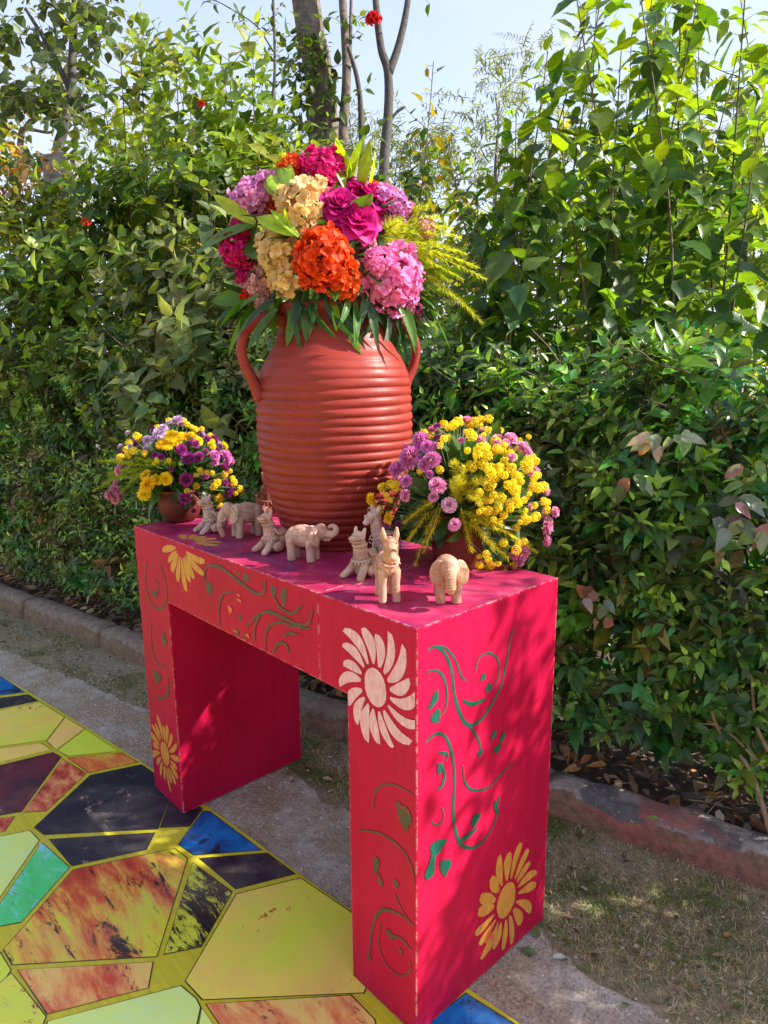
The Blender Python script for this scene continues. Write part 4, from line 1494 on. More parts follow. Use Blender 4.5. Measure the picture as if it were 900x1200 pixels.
# near bouquet, crop at 420,475 with scale 3.6
gold = conv([(65, 410, 38), (70, 395, 30), (148, 470, 26), (98, 470, 24), (85, 525, 22), (75, 555, 18), (95, 495, 18)], 420, 475, 3.6)
q = random.Random(99)
yl = [(470, 55, 20), (515, 60, 18), (550, 55, 18), (420, 72, 18), (550, 80, 18), (490, 70, 18), (370, 118, 18), (405, 105, 18), (365, 155, 18), (348, 178, 16), (476, 150, 19), (340, 268, 20), (272, 285, 14), (277, 218, 16), (85, 345, 22), (140, 335, 20), (110, 330, 16), (142, 380, 14), (135, 400, 13), (92, 440, 18), (590, 125, 20), (605, 175, 17), (460, 195, 16), (485, 250, 22), (520, 190, 28), (500, 215, 22), (545, 215, 20), (530, 240, 22), (570, 250, 18), (600, 260, 20), (635, 270, 18), (670, 300, 20), (620, 338, 22), (565, 328, 26), (585, 295, 26), (550, 290, 20), (605, 300, 18), (652, 355, 18), (650, 383, 18), (675, 413, 19), (605, 392, 22), (632, 433, 18), (585, 450, 22), (545, 445, 18), (700, 262, 28), (735, 300, 18), (765, 345, 20), (740, 350, 18), (710, 400, 17), (730, 420, 14), (775, 405, 18), (780, 440, 18), (745, 468, 18), (712, 493, 20), (708, 478, 14), (690, 530, 16), (620, 590, 18), (650, 592, 18), (672, 580, 14), (700, 575, 18), (535, 618, 15), (548, 650, 17), (560, 672, 15), (585, 660, 15), (612, 682, 16), (640, 660, 18), (655, 685, 18), (510, 672, 15), (545, 690, 15), (540, 690, 12), (690, 440, 13), (690, 465, 12), (665, 210, 16), (640, 190, 16), (705, 238, 18), (525, 440, 14), (620, 230, 16), (560, 190, 18), (540, 175, 18), (640, 330, 14), (800, 410, 14), (715, 585, 14), (735, 600, 12), (510, 640, 11), (430, 90, 14), (455, 85, 13)]
for i in range(55):
    yl.append((q.uniform(470, 760), q.uniform(110, 500), q.uniform(10, 17)))
yl = [(a, b, r * 1.18) for a, b, r in yl]
yel = conv([t for t in yl if ((t[0] - 445) / 390) ** 2 + ((t[1] - 360) / 350) ** 2 < 1.05], 420, 475, 3.6)
vio = conv([(180, 272, 52), (230, 230, 52), (225, 215, 36), (270, 160, 38), (315, 165, 34), (320, 240, 40), (208, 320, 30), (300, 185, 30), (290, 260, 36), (248, 155, 28), (300, 290, 20), (125, 505, 20), (125, 525, 15)], 420, 475, 3.6)
pur = conv([(338, 100, 22), (335, 140, 24), (180, 500, 20), (650, 700, 24)], 420, 475, 3.6)
ros = conv([(460, 38, 30), (520, 125, 28), (340, 340, 42), (210, 380, 30), (305, 388, 30), (435, 158, 22), (410, 495, 26), (395, 527, 28), (640, 140, 38), (685, 185, 38), (600, 118, 28), (795, 355, 30), (818, 448, 32), (790, 510, 42), (785, 568, 30), (695, 635, 48), (665, 640, 28), (720, 285, 20), (755, 435, 18), (635, 230, 18), (580, 165, 18), (560, 165, 14), (620, 160, 20), (700, 205, 24)], 420, 475, 3.6)
blu = conv([(380, 422, 40), (655, 130, 24), (815, 465, 22), (795, 490, 28), (710, 195, 20)], 420, 475, 3.6)
B_blu = [chrysanth(s, petal_mat('pale_pink_petal', (0.70, 0.26, 0.42), (0.82, 0.50, 0.62)), 7, 6, 2.6, .60, .15, .75, -.3) for s in (13,)]
RC = at(545, 580, (RPC - CAM).dot(CF) + 0.0)
YF = (.62, .56, .05)
small_bouquet('flower_bouquet', RC, RPC, 'dome-shaped bouquet of yellow buttons and pink chrysanthemums near the front corner', 0.208,
              [(B_gold, 'chrysanthemum', gold), (B_yel, 'button_flower', yel), (B_vio, 'chrysanthemum', vio), (B_pur, 'chrysanthemum', pur), (B_ros, 'chrysanthemum', ros), (B_blu, 'chrysanthemum', blu)],
              [(B_yel, 'button_flower', 60, .012), (B_ros, 'chrysanthemum', 26, .018)],
              [((510, 590), (482, 630), YF), ((515, 590), (490, 652), YF), ((540, 575), (545, 545), YF), ((545, 575), (560, 590), YF), ((545, 580), (535, 560), YF), ((540, 600), (585, 615), YF), ((545, 605), (610, 632), YF), ((545, 600), (575, 640), YF), ((540, 595), (550, 640), YF), ((540, 590), (528, 565), YF), ((550, 600), (625, 640), YF), ((510, 585), (478, 612), YF), ((545, 570), (570, 565), YF), ((545, 610), (590, 650), YF), ((555, 580), (585, 592), YF), ((520, 590), (500, 640), YF), ((540, 560), (530, 542), YF)], 32, 300)
# ------------------------------------------------------------------ clay figurines
def fig_material(name, c1, c2, c3):
    m, nt, b = new_mat(name)
    co = obj_co(nt)
    n1 = noise_node(nt, 22, 5, 0.6, co)
    n2 = noise_node(nt, 160, 5, 0.7, co)
    c = ramp(nt, n1, [(0.3, c1), (0.55, c2), (0.75, c3)])
    fig_geo = N(nt, 'ShaderNodeNewGeometry')
    crease_dark = ramp(nt, fig_geo.outputs['Pointiness'], [(0.45, 0.30), (0.52, 1.0)])  # creases darker than the ridges, by pointiness
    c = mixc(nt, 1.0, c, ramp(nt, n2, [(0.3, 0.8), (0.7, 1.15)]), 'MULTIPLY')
    nt.links.new(mixc(nt, 0.8, c, mixc(nt, 1.0, c, crease_dark, 'MULTIPLY')), b.inputs['Base Color'])
    b.inputs['Roughness'].default_value = 0.8
    b.inputs['Specular IOR Level'].default_value = 0.3
    bump(nt, b, math_node(nt, 'ADD', n2, n1), 0.7, 0.004)
    return m


M_figpale = fig_material('pale_bisque_clay', (0.42, 0.24, 0.16), (0.62, 0.40, 0.28), (0.76, 0.56, 0.43))
M_figtan = fig_material('tan_bisque_clay', (0.46, 0.20, 0.11), (0.60, 0.31, 0.20), (0.70, 0.43, 0.31))
M_figrose = fig_material('rosy_bisque_clay', (0.46, 0.23, 0.16), (0.66, 0.39, 0.29), (0.78, 0.54, 0.42))
M_figgrey = fig_material('greyish_bisque_clay', (0.48, 0.29, 0.23), (0.62, 0.42, 0.34), (0.72, 0.54, 0.46))
M_figbrown = fig_material('brown_glazed_clay', (0.16, 0.05, 0.03), (0.32, 0.12, 0.075), (0.48, 0.24, 0.16))


FIG_CACHE = {}


class Fig:
    """solids are fused by a voxel remesh into one continuous body"""
    def __init__(self):
        self.bm = bmesh.new()

    def ell(self, c, r, rot=(0, 0, 0), sub=3):
        from mathutils import Euler
        M = Matrix.Translation(c) @ Euler(rot).to_matrix().to_4x4() @ Matrix.Diagonal((r[0], r[1], r[2], 1))
        bmesh.ops.create_icosphere(self.bm, subdivisions=sub, radius=1.0, matrix=M)

    def limb(self, pts, radii, n=12, sm=4):
        """a run of overlapping balls along a smooth path"""
        P = catmull([Vector(p) for p in pts], 10)
        k, m = len(P), len(radii)
        last = None
        for i in range(k):
            f = i / (k - 1) * (m - 1)
            j = min(m - 2, int(f))
            r = radii[j] + (radii[j + 1] - radii[j]) * (f - j)
            if last is not None and i < k - 1 and (P[i] - last).length < r * 0.33: continue
            self.ell(P[i], (r, r, r), sub=2)
            last = P[i]

    def ringbeads(self, c, r, rb, n, tilt=0.0, rx=1.0):
        for i in range(n):
            a = 2 * PI * i / n
            x, y = r * rx * math.cos(a), r * math.sin(a)
            self.ell((c[0] + x, c[1] + y, c[2] + x * math.tan(tilt)), (rb, rb, rb), sub=1)

    def band(self, c, r, rb, tilt=0.0, rx=1.0):
        pts = [(c[0] + r * rx * math.cos(a), c[1] + r * math.sin(a), c[2] + r * rx * math.cos(a) * math.tan(tilt)) for a in [2 * PI * i / 20 for i in range(21)]]
        T = Tubes()
        T.add(pts, rb, n=6)
        vv = [self.bm.verts.new(v) for v in T.v]
        for f in T.f:
            self.bm.faces.new([vv[i] for i in f])

    def build(self, name, label, mat, loc, heading, size, voxel=0.016, cat='figurine', group='clay animal figurines'):
        key = (len(self.bm.verts), round(sum(v.co.x + 2 * v.co.z for v in self.bm.verts), 2))
        if key in FIG_CACHE:
            m2 = FIG_CACHE[key].copy()
            self.bm.free()
            m2.materials.clear()
            m2.materials.append(mat)
            return self.put(name, label, m2, loc, heading, size, cat, group)
        bmesh.ops.recalc_face_normals(self.bm, faces=self.bm.faces)
        for v in self.bm.verts:
            if v.co.z < 0.0: v.co.z = 0.0
        me = bpy.data.meshes.new('tmp')
        self.bm.to_mesh(me); self.bm.free()
        t = bpy.data.objects.new('tmp', me)
        COL.objects.link(t)
        r = t.modifiers.new('r', 'REMESH'); r.mode = 'VOXEL'; r.voxel_size = voxel
        s = t.modifiers.new('s', 'SMOOTH'); s.factor = 0.5; s.iterations = 2
        dg = bpy.context.evaluated_depsgraph_get()
        m2 = bpy.data.meshes.new_from_object(t.evaluated_get(dg))
        bpy.data.objects.remove(t)
        bpy.data.meshes.remove(me)
        m2.name = name
        m2.materials.clear()
        m2.materials.append(mat)
        m2.polygons.foreach_set('use_smooth', [True] * len(m2.polygons))
        zmin = min(v.co.z for v in m2.vertices)
        for v in m2.vertices: v.co.z -= zmin
        FIG_CACHE[key] = m2
        return self.put(name, label, m2, loc, heading, size, cat, group)

    def put(self, name, label, m2, loc, heading, size, cat, group):
        o = bpy.data.objects.new(name, m2)
        COL.objects.link(o)
        o.location = (loc.x, loc.y, 1.0008)
        o.rotation_euler = (0, 0, heading)
        o.scale = (size,) * 3
        return tag(o, label, cat, group)


def elephant(trunk='up', saddle=True):
    F = Fig()
    F.ell((0.0, 0, .62), (.42, .27, .29))
    F.ell((-.24, 0, .60), (.25, .25, .27))
    F.ell((.22, 0, .66), (.24, .23, .25))
    F.ell((.47, 0, .76), (.20, .19, .21))
    F.ell((.50, 0, .88), (.12, .14, .10))
    for x in (-.30, .24):
        for y in (-.15, .15):
            F.limb([(x, y, .5), (x, y * 1.05, .25), (x + .01, y * 1.05, .02)], [.13, .105, .11])
    for s in (-1, 1):
        F.ell((.42, s * .23, .68), (.17, .05, .26), (s * .2, .1, s * -1.15))
        for k in range(4):
            F.limb([(.47 - .012 * k, s * (.20 + .05 * k), .86 - .03 * k), (.455 - .012 * k, s * (.235 + .045 * k), .68), (.46, s * (.24 + .02 * k), .52 + .02 * k)], [.018, .022, .012], n=6)
        F.ell((.60, s * .12, .80), (.025, .025, .025), sub=2)
    if trunk == 'up':
        F.limb([(.58, 0, .74), (.70, 0, .72), (.82, 0, .74), (.90, 0, .82), (.88, 0, .91), (.80, 0, .94), (.72, 0, .91)], [.13, .115, .10, .085, .07, .06, .052])
        F.limb([(.56, 0, .62), (.66, 0, .58), (.74, 0, .60)], [.09, .06, .04])
    elif trunk == 'down':
        F.limb([(.58, 0, .74), (.69, 0, .55), (.72, 0, .32), (.66, 0, .10)], [.13, .10, .08, .065])
        for s in (-1, 1): F.limb([(.58, s * .09, .58), (.68, s * .11, .50), (.76, s * .11, .52)], [.035, .03, .015], n=8)
    else:
        F.limb([(.60, 0, .74), (.72, 0, .60), (.74, 0, .44), (.66, 0, .36), (.58, 0, .42)], [.13, .10, .085, .07, .06])
        for k in range(5): F.band((.70 + .012 * min(k, 3), 0, .66 - .055 * k), .10, .012, 0.1)
    F.limb([(-.46, 0, .68), (-.53, .02, .55), (-.51, .05, .40)], [.035, .028, .022], n=8)
    if saddle:
        F.ell((-.04, 0, .80), (.26, .20, .12))
        for s in (-1, 1):
            F.limb([(-.26, s * .20, .74), (-.05, s * .255, .70), (.12, s * .24, .74)], [.014, .016, .014], n=6)
    return F


def kneeling(tilt=0.0):
    """small long-necked beast kneeling upright, wide mouth, two ears, beaded belt"""
    F = Fig()
    F.limb([(-.04, 0, .15), (0, 0, .42), (.05, 0, .70), (.09, 0, .86)], [.21, .20, .165, .13])
    F.ell((-.24, 0, .28), (.27, .23, .28))
    F.ell((-.36, 0, .40), (.16, .15, .18))
    for s in (-1, 1):
        F.limb([(.05, s * .12, .30), (.20, s * .19, .16), (.36, s * .24, .05)], [.11, .095, .085])
        F.ell((-.08, s * .24, .15), (.19, .10, .14), (0, 0, s * .25))
        F.limb([(.06, s * .10, .98), (.035, s * .125, 1.08), (.02, s * .135, 1.13)], [.06, .045, .022], n=8)
        F.ell((.165, s * .085, .965), (.028, .028, .028), sub=2)
    F.ell((.10, 0, .93), (.155, .165, .13))
    F.ell((.23, 0, .92), (.14, .150, .055), (0, .1, 0))
    F.ell((.22, 0, .835), (.12, .135, .042), (0, -.1, 0))
    F.band((.06, 0, .745), .165, .022, -.1)
    F.band((.01, 0, .40), .215, .024, -.12)
    F.ringbeads((.01, 0, .345), .235, .032, 16, -.12)
    for k in range(5):
        F.ell((.20 - .01 * k, 0, .70 - .06 * k), (.022, .06, .02), sub=1)
    for s in (-1, 1):
        F.limb([(-.02, s * .19, .62), (-.12, s * .23, .48), (-.26, s * .22, .50)], [.03, .035, .03], n=8)
    F.limb([(-.40, 0, .40), (-.50, 0, .30), (-.50, .06, .14)], [.05, .04, .03], n=8)
    return F


def horse(neck=1.0, ears=1.0):
    F = Fig()
    F.ell((-.16, 0, .72), (.38, .20, .20))
    F.ell((.10, 0, .76), (.21, .20, .23))
    F.ell((-.36, 0, .74), (.19, .19, .20))
    for x in (-.36, .14):
        for y in (-.125, .125):
            F.limb([(x, y, .62), (x + .01, y * 1.05, .35), (x + .02, y * 1.15, .02)], [.115, .085, .088])
    hz = 1.20 * neck if neck > 1 else 1.20
    F.limb([(.12, 0, .80), (.24, 0, (.80 + hz) / 2 + .02), (.30, 0, hz)], [.19, .15, .125])
    F.limb([(.30, 0, hz + .02), (.42, 0, hz - .04), (.54, 0, hz - .16)], [.135, .115, .085])
    F.ell((.56, 0, hz - .18), (.085, .095, .075))
    for s in (-1, 1):
        F.limb([(.26, s * .09, hz + .06), (.24, s * .13, hz + .08 + .16 * ears), (.23, s * .14, hz + .08 + .32 * ears)], [.06, .065, .03], n=8)
        F.ell((.41, s * .105, hz + .02), (.03, .02, .03), sub=2)
        F.ell((.625, s * .04, hz - .17), (.018, .018, .018), sub=1)
    F.limb([(.26, 0, hz + .14), (.14, 0, hz - .02), (.06, 0, .95)], [.05, .06, .05], n=8)
    F.band((.50, 0, hz - .11), .105, .018, 1.0, .75)
    F.band((.36, 0, hz - .01), .14, .016, 1.2, .6)
    F.band((.20, 0, .90), .185, .022, -.5)
    F.ringbeads((.22, 0, .85), .20, .026, 14, -.6)
    F.ell((-.16, 0, .90), (.20, .17, .07))
    F.limb([(-.52, 0, .78), (-.60, 0, .60), (-.58, 0, .38)], [.05, .055, .03], n=8)
    return F


def head_to(du, dv=0.0):
    """heading of a figurine whose front points du to the photo's right and dv towards the camera"""
    r2 = Vector((CR.x, CR.y)).normalized()
    b2 = -Vector((CF.x, CF.y)).normalized()
    d = r2 * du + b2 * dv
    return math.atan2(d.y, d.x)


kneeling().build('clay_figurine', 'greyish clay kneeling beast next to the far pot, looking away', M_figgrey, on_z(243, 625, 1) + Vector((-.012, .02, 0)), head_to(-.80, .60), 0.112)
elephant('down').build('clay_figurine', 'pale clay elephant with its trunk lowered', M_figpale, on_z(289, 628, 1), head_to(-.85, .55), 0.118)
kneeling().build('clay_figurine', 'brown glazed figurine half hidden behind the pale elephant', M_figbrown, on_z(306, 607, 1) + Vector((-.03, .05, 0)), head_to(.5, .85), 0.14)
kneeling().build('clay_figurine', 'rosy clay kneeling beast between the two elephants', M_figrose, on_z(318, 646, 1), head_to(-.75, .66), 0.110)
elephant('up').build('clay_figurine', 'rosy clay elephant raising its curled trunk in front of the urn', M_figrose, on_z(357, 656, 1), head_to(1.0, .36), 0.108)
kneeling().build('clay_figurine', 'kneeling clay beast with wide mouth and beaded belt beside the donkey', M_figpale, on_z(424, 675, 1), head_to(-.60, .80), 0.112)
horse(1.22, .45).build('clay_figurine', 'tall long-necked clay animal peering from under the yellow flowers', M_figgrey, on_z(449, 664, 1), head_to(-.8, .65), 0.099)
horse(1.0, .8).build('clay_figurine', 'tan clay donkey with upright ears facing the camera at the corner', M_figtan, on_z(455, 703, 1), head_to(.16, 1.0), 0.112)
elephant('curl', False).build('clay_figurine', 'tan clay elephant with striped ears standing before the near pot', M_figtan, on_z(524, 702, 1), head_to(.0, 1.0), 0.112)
# ------------------------------------------------------------------ plants
GA = math.atan(0.215)
HDIR = Vector((math.cos(GA), math.sin(GA), 0))        # along the hedge
HBACK = Vector((-math.sin(GA), math.cos(GA), 0))      # away from the path


def hedge_pt(x, d):
    """point on the ground: x along, d metres behind the kerb's front"""
    return Vector((x, interp(KERB, x) + d, 0.06))


LEAF_T = []
for dr, fold in ((0.10, 0.16), (0.28, 0.22), (0.45, 0.12)):
    L = []
    for f, w in ((0, 0), (0.26, 0.56), (0.62, 0.46), (1, 0)):
        if w == 0:
            L.append((0, f, -dr * f * f))
        else:
            L += [(-w, f, fold * w - dr * f * f), (0, f, -dr * f * f), (w, f, fold * w - dr * f * f)]
    LEAF_T.append(np.array(L))
LT3 = np.array([[0, 2, 1], [0, 3, 2], [4, 5, 7], [5, 6, 7]])
LT4 = np.array([[1, 2, 5, 4], [2, 3, 6, 5]])
LEAF_F = []                        # finer outline for broad leaves
for dr, fold, wav in ((0.12, 0.14, .03), (0.32, 0.20, .05), (0.50, 0.10, .06)):
    L = []
    for f, w in ((0, 0), (0.13, 0.36), (0.36, 0.56), (0.64, 0.42), (0.86, 0.16), (1, 0)):
        z = -dr * f * f
        if w == 0:
            L.append((0, f, z))
        else:
            L += [(-w, f, fold * w + z + wav * math.sin(9 * f)), (0, f, z), (w, f, fold * w + z + wav * math.sin(9 * f + 2))]
    LEAF_F.append(np.array(L))
LF3 = np.array([[0, 2, 1], [0, 3, 2], [10, 11, 13], [11, 12, 13]])
LF4 = np.array([[r + c, r + c + 1, r + c + 4, r + c + 3] for r in (1, 4, 7) for c in (0, 1)])
_tint_cache = {}


def leaf_template(variant, tint, mat, fine):
    key = (variant, fine, tuple(round(t * 60) for t in tint), mat.name)
    if key not in _tint_cache:
        V = (LEAF_F if fine else LEAF_T)[variant]
        _tint_cache[key] = np_mesh('leaf', V, [LF3, LF4] if fine else [LT3, LT4], mat, np.tile(np.array([k / 60 for k in key[2]]), (len(V), 1)), True)
    return _tint_cache[key]


FACE = -HBACK * 0.45                                   # blades turn towards the open side


class Plant:
    def __init__(self, name, base, label, cat, mat, group=None, bark=None):
        self.root = empty(name, base, label, cat, group)
        self.base = Vector(base)
        self.mat = mat
        self.bark = bark
        self.fine = mat is M_big
        self.P, self.A, self.Nn, self.S, self.W, self.T, self.K = [], [], [], [], [], [], []
        self.T_ = Tubes()

    def leaf(self, p, a, n, L, w, tint, k=0):
        self.P.append(p); self.A.append(a); self.Nn.append(n); self.S.append(L); self.W.append(w); self.T.append(tint); self.K.append(k)

    def shoot(self, p, d, L, n, size, q, tint, tip=None, w=0.5, arr='alt', bend=0.3, r=0.003, droop=0.2, stem=True, start=0.1, ratio=1.0, face=None):
        """a twig with leaves along it; returns its points"""
        d = Vector(d).normalized()
        pts = [Vector(p)]
        dd = d.copy()
        k = 5
        for i in range(k):
            dd = (dd + Vector((q.gauss(0, .12), q.gauss(0, .12), q.gauss(0, .12) + bend * 0.12))).normalized()
            pts.append(pts[-1] + dd * (L / k))
        if stem:
            self.T_.add(pts, r, r * 0.35, 4, cap=False)
        ang = q.uniform(0, 6)
        for j in range(n):
            f = start + (1 - start) * j / max(1, n - 1)
            i = min(k - 1, int(f * k))
            pp = pts[i].lerp(pts[i + 1], f * k - i)
            ax = (pts[i + 1] - pts[i]).normalized()
            x, y = perp(ax)
            for s in ((0,) if arr == 'alt' else (0, PI)):
                ang2 = ang + s
                o = x * math.cos(ang2) + y * math.sin(ang2)
                e = 0.35 + 0.9 * f ** 2
                a = (o + ax * e + Vector((0, 0, -droop * (1 - f)))).normalized()
                nn = Vector((q.gauss(0, .3), q.gauss(0, .3), 0.75)) + ax * 0.4 + (FACE if face is None else face)
                sz = size * (1 - 0.55 * f ** 2 * ratio) * q.uniform(.75, 1.15)
                t = tint if tip is None else tuple(tint[c] + (tip[c] - tint[c]) * max(0.0, (f - 0.45) / 0.55) for c in range(3))
                m = q.uniform(.8, 1.2)
                self.leaf(pp + a * 0.006, a, nn, sz, w * q.uniform(.85, 1.1), (t[0] * m, t[1] * m, t[2] * m), q.randrange(3))
            ang += 2.4 if arr == 'alt' else PI / 2
        return pts

    def build(self, singles=60, stem_name='stems', leaf_name='leaf', mass='foliage'):
        if self.T_.v:
            self.T_.build(stem_name, self.bark or M_bark, self.root)
        if not self.P: return self.root
        P = np.array(self.P); A = np.array(self.A); Z = np.array(self.Nn)
        A /= np.linalg.norm(A, axis=1, keepdims=True)
        Z = Z - A * (Z * A).sum(1, keepdims=True)
        ln = np.linalg.norm(Z, axis=1, keepdims=True)
        Z = np.where(ln < 1e-3, np.array([[.3, .7, .2]]), Z / np.maximum(ln, 1e-6))
        X = np.cross(A, Z)
        S = np.array(self.S)[:, None]; W = np.array(self.W)[:, None]
        T = np.array(self.T); K = np.array(self.K)
        # the leaves that show largest: in frame, near, turned to the camera
        v = P - np.array(CAM)
        dep = v @ np.array(CF)
        u = v @ np.array(CR) / np.maximum(dep, .05) * FPX
        w_ = v @ np.array(CU) / np.maximum(dep, .05) * FPX
        vis = (dep > 0.2) & (abs(u) < 460) & (abs(w_) < 610)
        vn = v / np.linalg.norm(v, axis=1, keepdims=True)
        area = np.abs((vn * Z).sum(1)) * (S[:, 0] / np.maximum(dep, .1)) ** 2
        front = dep - np.percentile(dep, 2) if len(dep) else dep
        score = np.where(vis, area * np.exp(-front * 2.2), 0)
        order = np.argsort(-score)
        k = min(singles, int((score > 0).sum()))
        one = order[:k]
        keep = np.ones(len(P), bool); keep[one] = False
        B = parent_loc(self.root)
        for i in one:
            me = leaf_template(int(K[i]), T[i], self.mat, True)
            o = bpy.data.objects.new(leaf_name, me)
            COL.objects.link(o)
            o.parent = self.root
            x, y, z = X[i] * S[i] * W[i], A[i] * S[i], Z[i] * S[i]
            o.matrix_local = Matrix(((x[0], y[0], z[0], P[i][0] - B.x), (x[1], y[1], z[1], P[i][1] - B.y), (x[2], y[2], z[2], P[i][2] - B.z), (0, 0, 0, 1)))
        idx = np.nonzero(keep)[0]
        if len(idx):
            nv = 14 if self.fine else 8
            tpl = np.array(LEAF_F if self.fine else LEAF_T)[K[idx]]
            V = (P[idx][:, None, :] + tpl[:, :, 0:1] * (X[idx] * S[idx] * W[idx])[:, None, :]
                 + tpl[:, :, 1:2] * (A[idx] * S[idx])[:, None, :] + tpl[:, :, 2:3] * (Z[idx] * S[idx])[:, None, :])
            m = len(idx)
            off = (np.arange(m) * nv)[:, None, None]
            F3 = ((LF3 if self.fine else LT3)[None] + off).reshape(-1, 3)
            F4 = ((LF4 if self.fine else LT4)[None] + off).reshape(-1, 4)
            me = np_mesh(mass, V.reshape(-1, 3), [F3, F4], self.mat, np.repeat(T[idx], nv, axis=0), True)
            o = link(mass, me, self.root)
            o['kind'] = 'stuff'
        return self.root


M_bark = simple_mat('twig_bark', (0.055, 0.035, 0.022), (0.17, 0.115, 0.075), 40, 0.85, 0.5, 0.004)
M_bark_tan = simple_mat('tan_bark', (0.20, 0.12, 0.07), (0.36, 0.24, 0.15), 35, 0.8, 0.4, 0.003)
M_bark_dark = simple_mat('dark_bark', (0.03, 0.025, 0.025), (0.09, 0.075, 0.065), 25, 0.85, 0.5, 0.006)
M_bark_grey = simple_mat('grey_bark', (0.06, 0.045, 0.036), (0.20, 0.155, 0.125), 14, 0.9, 0.8, 0.02)
M_hedge = leaf_mat('hedge_leaf', 0.30, 0.30, (1.6, 1.8, 0.35), 0.42, 0.55)
M_big = leaf_mat('broad_leaf', 0.36, 0.46, (2.3, 2.2, 0.35), 0.36, 0.35)
M_soft = leaf_mat('tree_leaf', 0.42, 0.46, (1.9, 1.8, 0.4), 0.3, 0.4)
M_var = leaf_mat('variegated_leaf', 0.45, 0.3, (1.1, 1.1, .9), 0.4, 0.3)

HG = (0.14, 0.26, 0.055)
HG2 = (0.10, 0.225, 0.062)
HT = (0.34, 0.46, 0.06)
OL = (0.24, 0.28, 0.07)


def hedge_bush(name, label, x, width, h, depth, d0, n, size, seed, tints, tip, group, singles=80, w=0.48, top_lumps=0.12, sprig=(0.10, 0.22), nleaf=(6, 9), bare=0.0, mat=None, low=0.05, twiggy=0):
    """a rounded box of leafy shoots; denser towards the face and the top"""
    q = random.Random(seed)
    c = hedge_pt(x, d0 + depth / 2)
    pl = Plant(name, c, label, 'shrub', mat or M_hedge, group)
    # woody stems
    for i in range(9):
        b = c + HDIR * q.uniform(-.35, .35) * width + HBACK * q.uniform(-.25, .3) * depth
        t = c + HDIR * q.uniform(-.5, .5) * width + HBACK * q.uniform(-.45, .4) * depth + Vector((0, 0, h * q.uniform(.5, .95)))
        m = b.lerp(t, .5) + Vector((q.gauss(0, .05), q.gauss(0, .05), 0))
        pl.T_.add(catmull([b, m, t], 4), q.uniform(.007, .014), .003, 5, cap=False)
    for i in range(n):
        a = q.uniform(-.5, .5)
        zf = q.uniform(low, 1.0) ** 0.9
        z = h * zf * (1 + top_lumps * mnoise.noise((x * 3 + a * width * 2.2, seed, 0)))
        # bulging face with lumps
        lump = 0.10 * mnoise.noise(((x + a * width) * 3.0, z * 3.2, seed * .37))
        face = -0.5 * depth * (1 - 0.30 * max(0, zf - .75) / .25) + lump * 1.0
        if zf < .22: face += 0.16 * (1 - zf / .22)
        dep = face + abs(q.gauss(0, .16)) if q.random() < .72 else q.uniform(face, depth * .5)
        p = c + HDIR * (a * width) + HBACK * dep + Vector((0, 0, z))
        if bare and mnoise.noise((p.x * 4.5, p.z * 4.5, seed)) > 0.55 - bare: continue
        deep = max(0.0, min(1.0, (dep - face) / .2))
        outd = -HBACK * q.uniform(.25, 1.0) + HDIR * q.gauss(0, .55) + Vector((0, 0, q.uniform(-.15, 1.1)))
        if zf > .9: outd += Vector((0, 0, .8))
        t = q.choice(tints)
        L = q.uniform(*sprig)
        young = q.random()
        t = tuple(v * q.choice((.55, .75, 1.0, 1.15)) for v in t)
        pl.shoot(p - outd.normalized() * L * .5, outd, L, q.randint(*nleaf), size * q.choice((.65, .85, 1.0, 1.25)), q, t, tip if young > .5 and deep < .5 else None, w * q.uniform(.85, 1.1), q.choice(('alt', 'alt', 'opp')), .4, .0022, .15, True, .15, 1.0, -HBACK * q.uniform(.1, .9))
    for i in range(twiggy):                 # bare brown twig ends poking out
        a, z = q.uniform(-.5, .5), h * q.uniform(.15, 1.0)
        lump = 0.10 * mnoise.noise(((x + a * width) * 3.0, z * 3.2, seed * .37))
        p = c + HDIR * (a * width) + HBACK * (-0.5 * depth + lump + .05) + Vector((0, 0, z))
        d = -HBACK * q.uniform(.1, .6) + HDIR * q.gauss(0, .6) + Vector((0, 0, q.uniform(.1, 1)))
        pl.T_.add([p, p + d * .08, p + d * .16 + Vector((q.gauss(0, .02), 0, 0))], .003, .0015, 4, cap=False)
    return pl


# --- the clipped hedge along the kerb
G1 = 'shrubs of the clipped hedge along the kerb'
low = [
    (-4.9, 1.15, 1.75, 'far end of the clipped hedge, at the edge of the picture'),
    (-3.85, 1.1, 1.75, 'small-leaved clipped hedge shrub, second from the far end'),
    (-2.85, 1.1, 1.70, 'small-leaved clipped hedge shrub, third from the far end, above the weathered kerb'),
    (-1.85, 1.1, 1.66, 'clipped hedge shrub behind the far small bouquet'),
    (-0.88, 1.05, 1.60, 'clipped hedge shrub between the far small bouquet and the urn'),
]
for i, (x, wd, h, lab) in enumerate(low):
    p = hedge_bush('hedge_shrub', lab, x, wd, h, .85, .12, 1150 if i > 1 else 800, .072, 100 + i, [HG, HG, HG2, HG2, OL, (0.06, .12, .03), (.10, .18, .07), (.22, .20, .07)], HT, G1, 90 if i > 1 else 40, .38, bare=.22, twiggy=60)
    p.build(100 if i > 1 else 50)
near = [
    (0.06, .95, 1.52, 'dark hedge shrub directly behind the urn'),
    (0.86, .85, 1.50, 'glossy hedge shrub behind the near bouquet'),
    (1.52, .85, 1.50, 'glossy hedge shrub with pink and cream variegated sprigs at the edge'),
    (2.62, 1.35, 1.72, 'hedge shrub beyond the frame, next to the variegated one'),
]


def hedge_face(u, v, d):
    """where a pixel's ray meets the upright plane d behind the kerb's front"""
    r = ray(u, v)
    t = (0.688 + .215 * CAM.x + d - CAM.y) / (r.y - .215 * r.x)
    return CAM + r * t


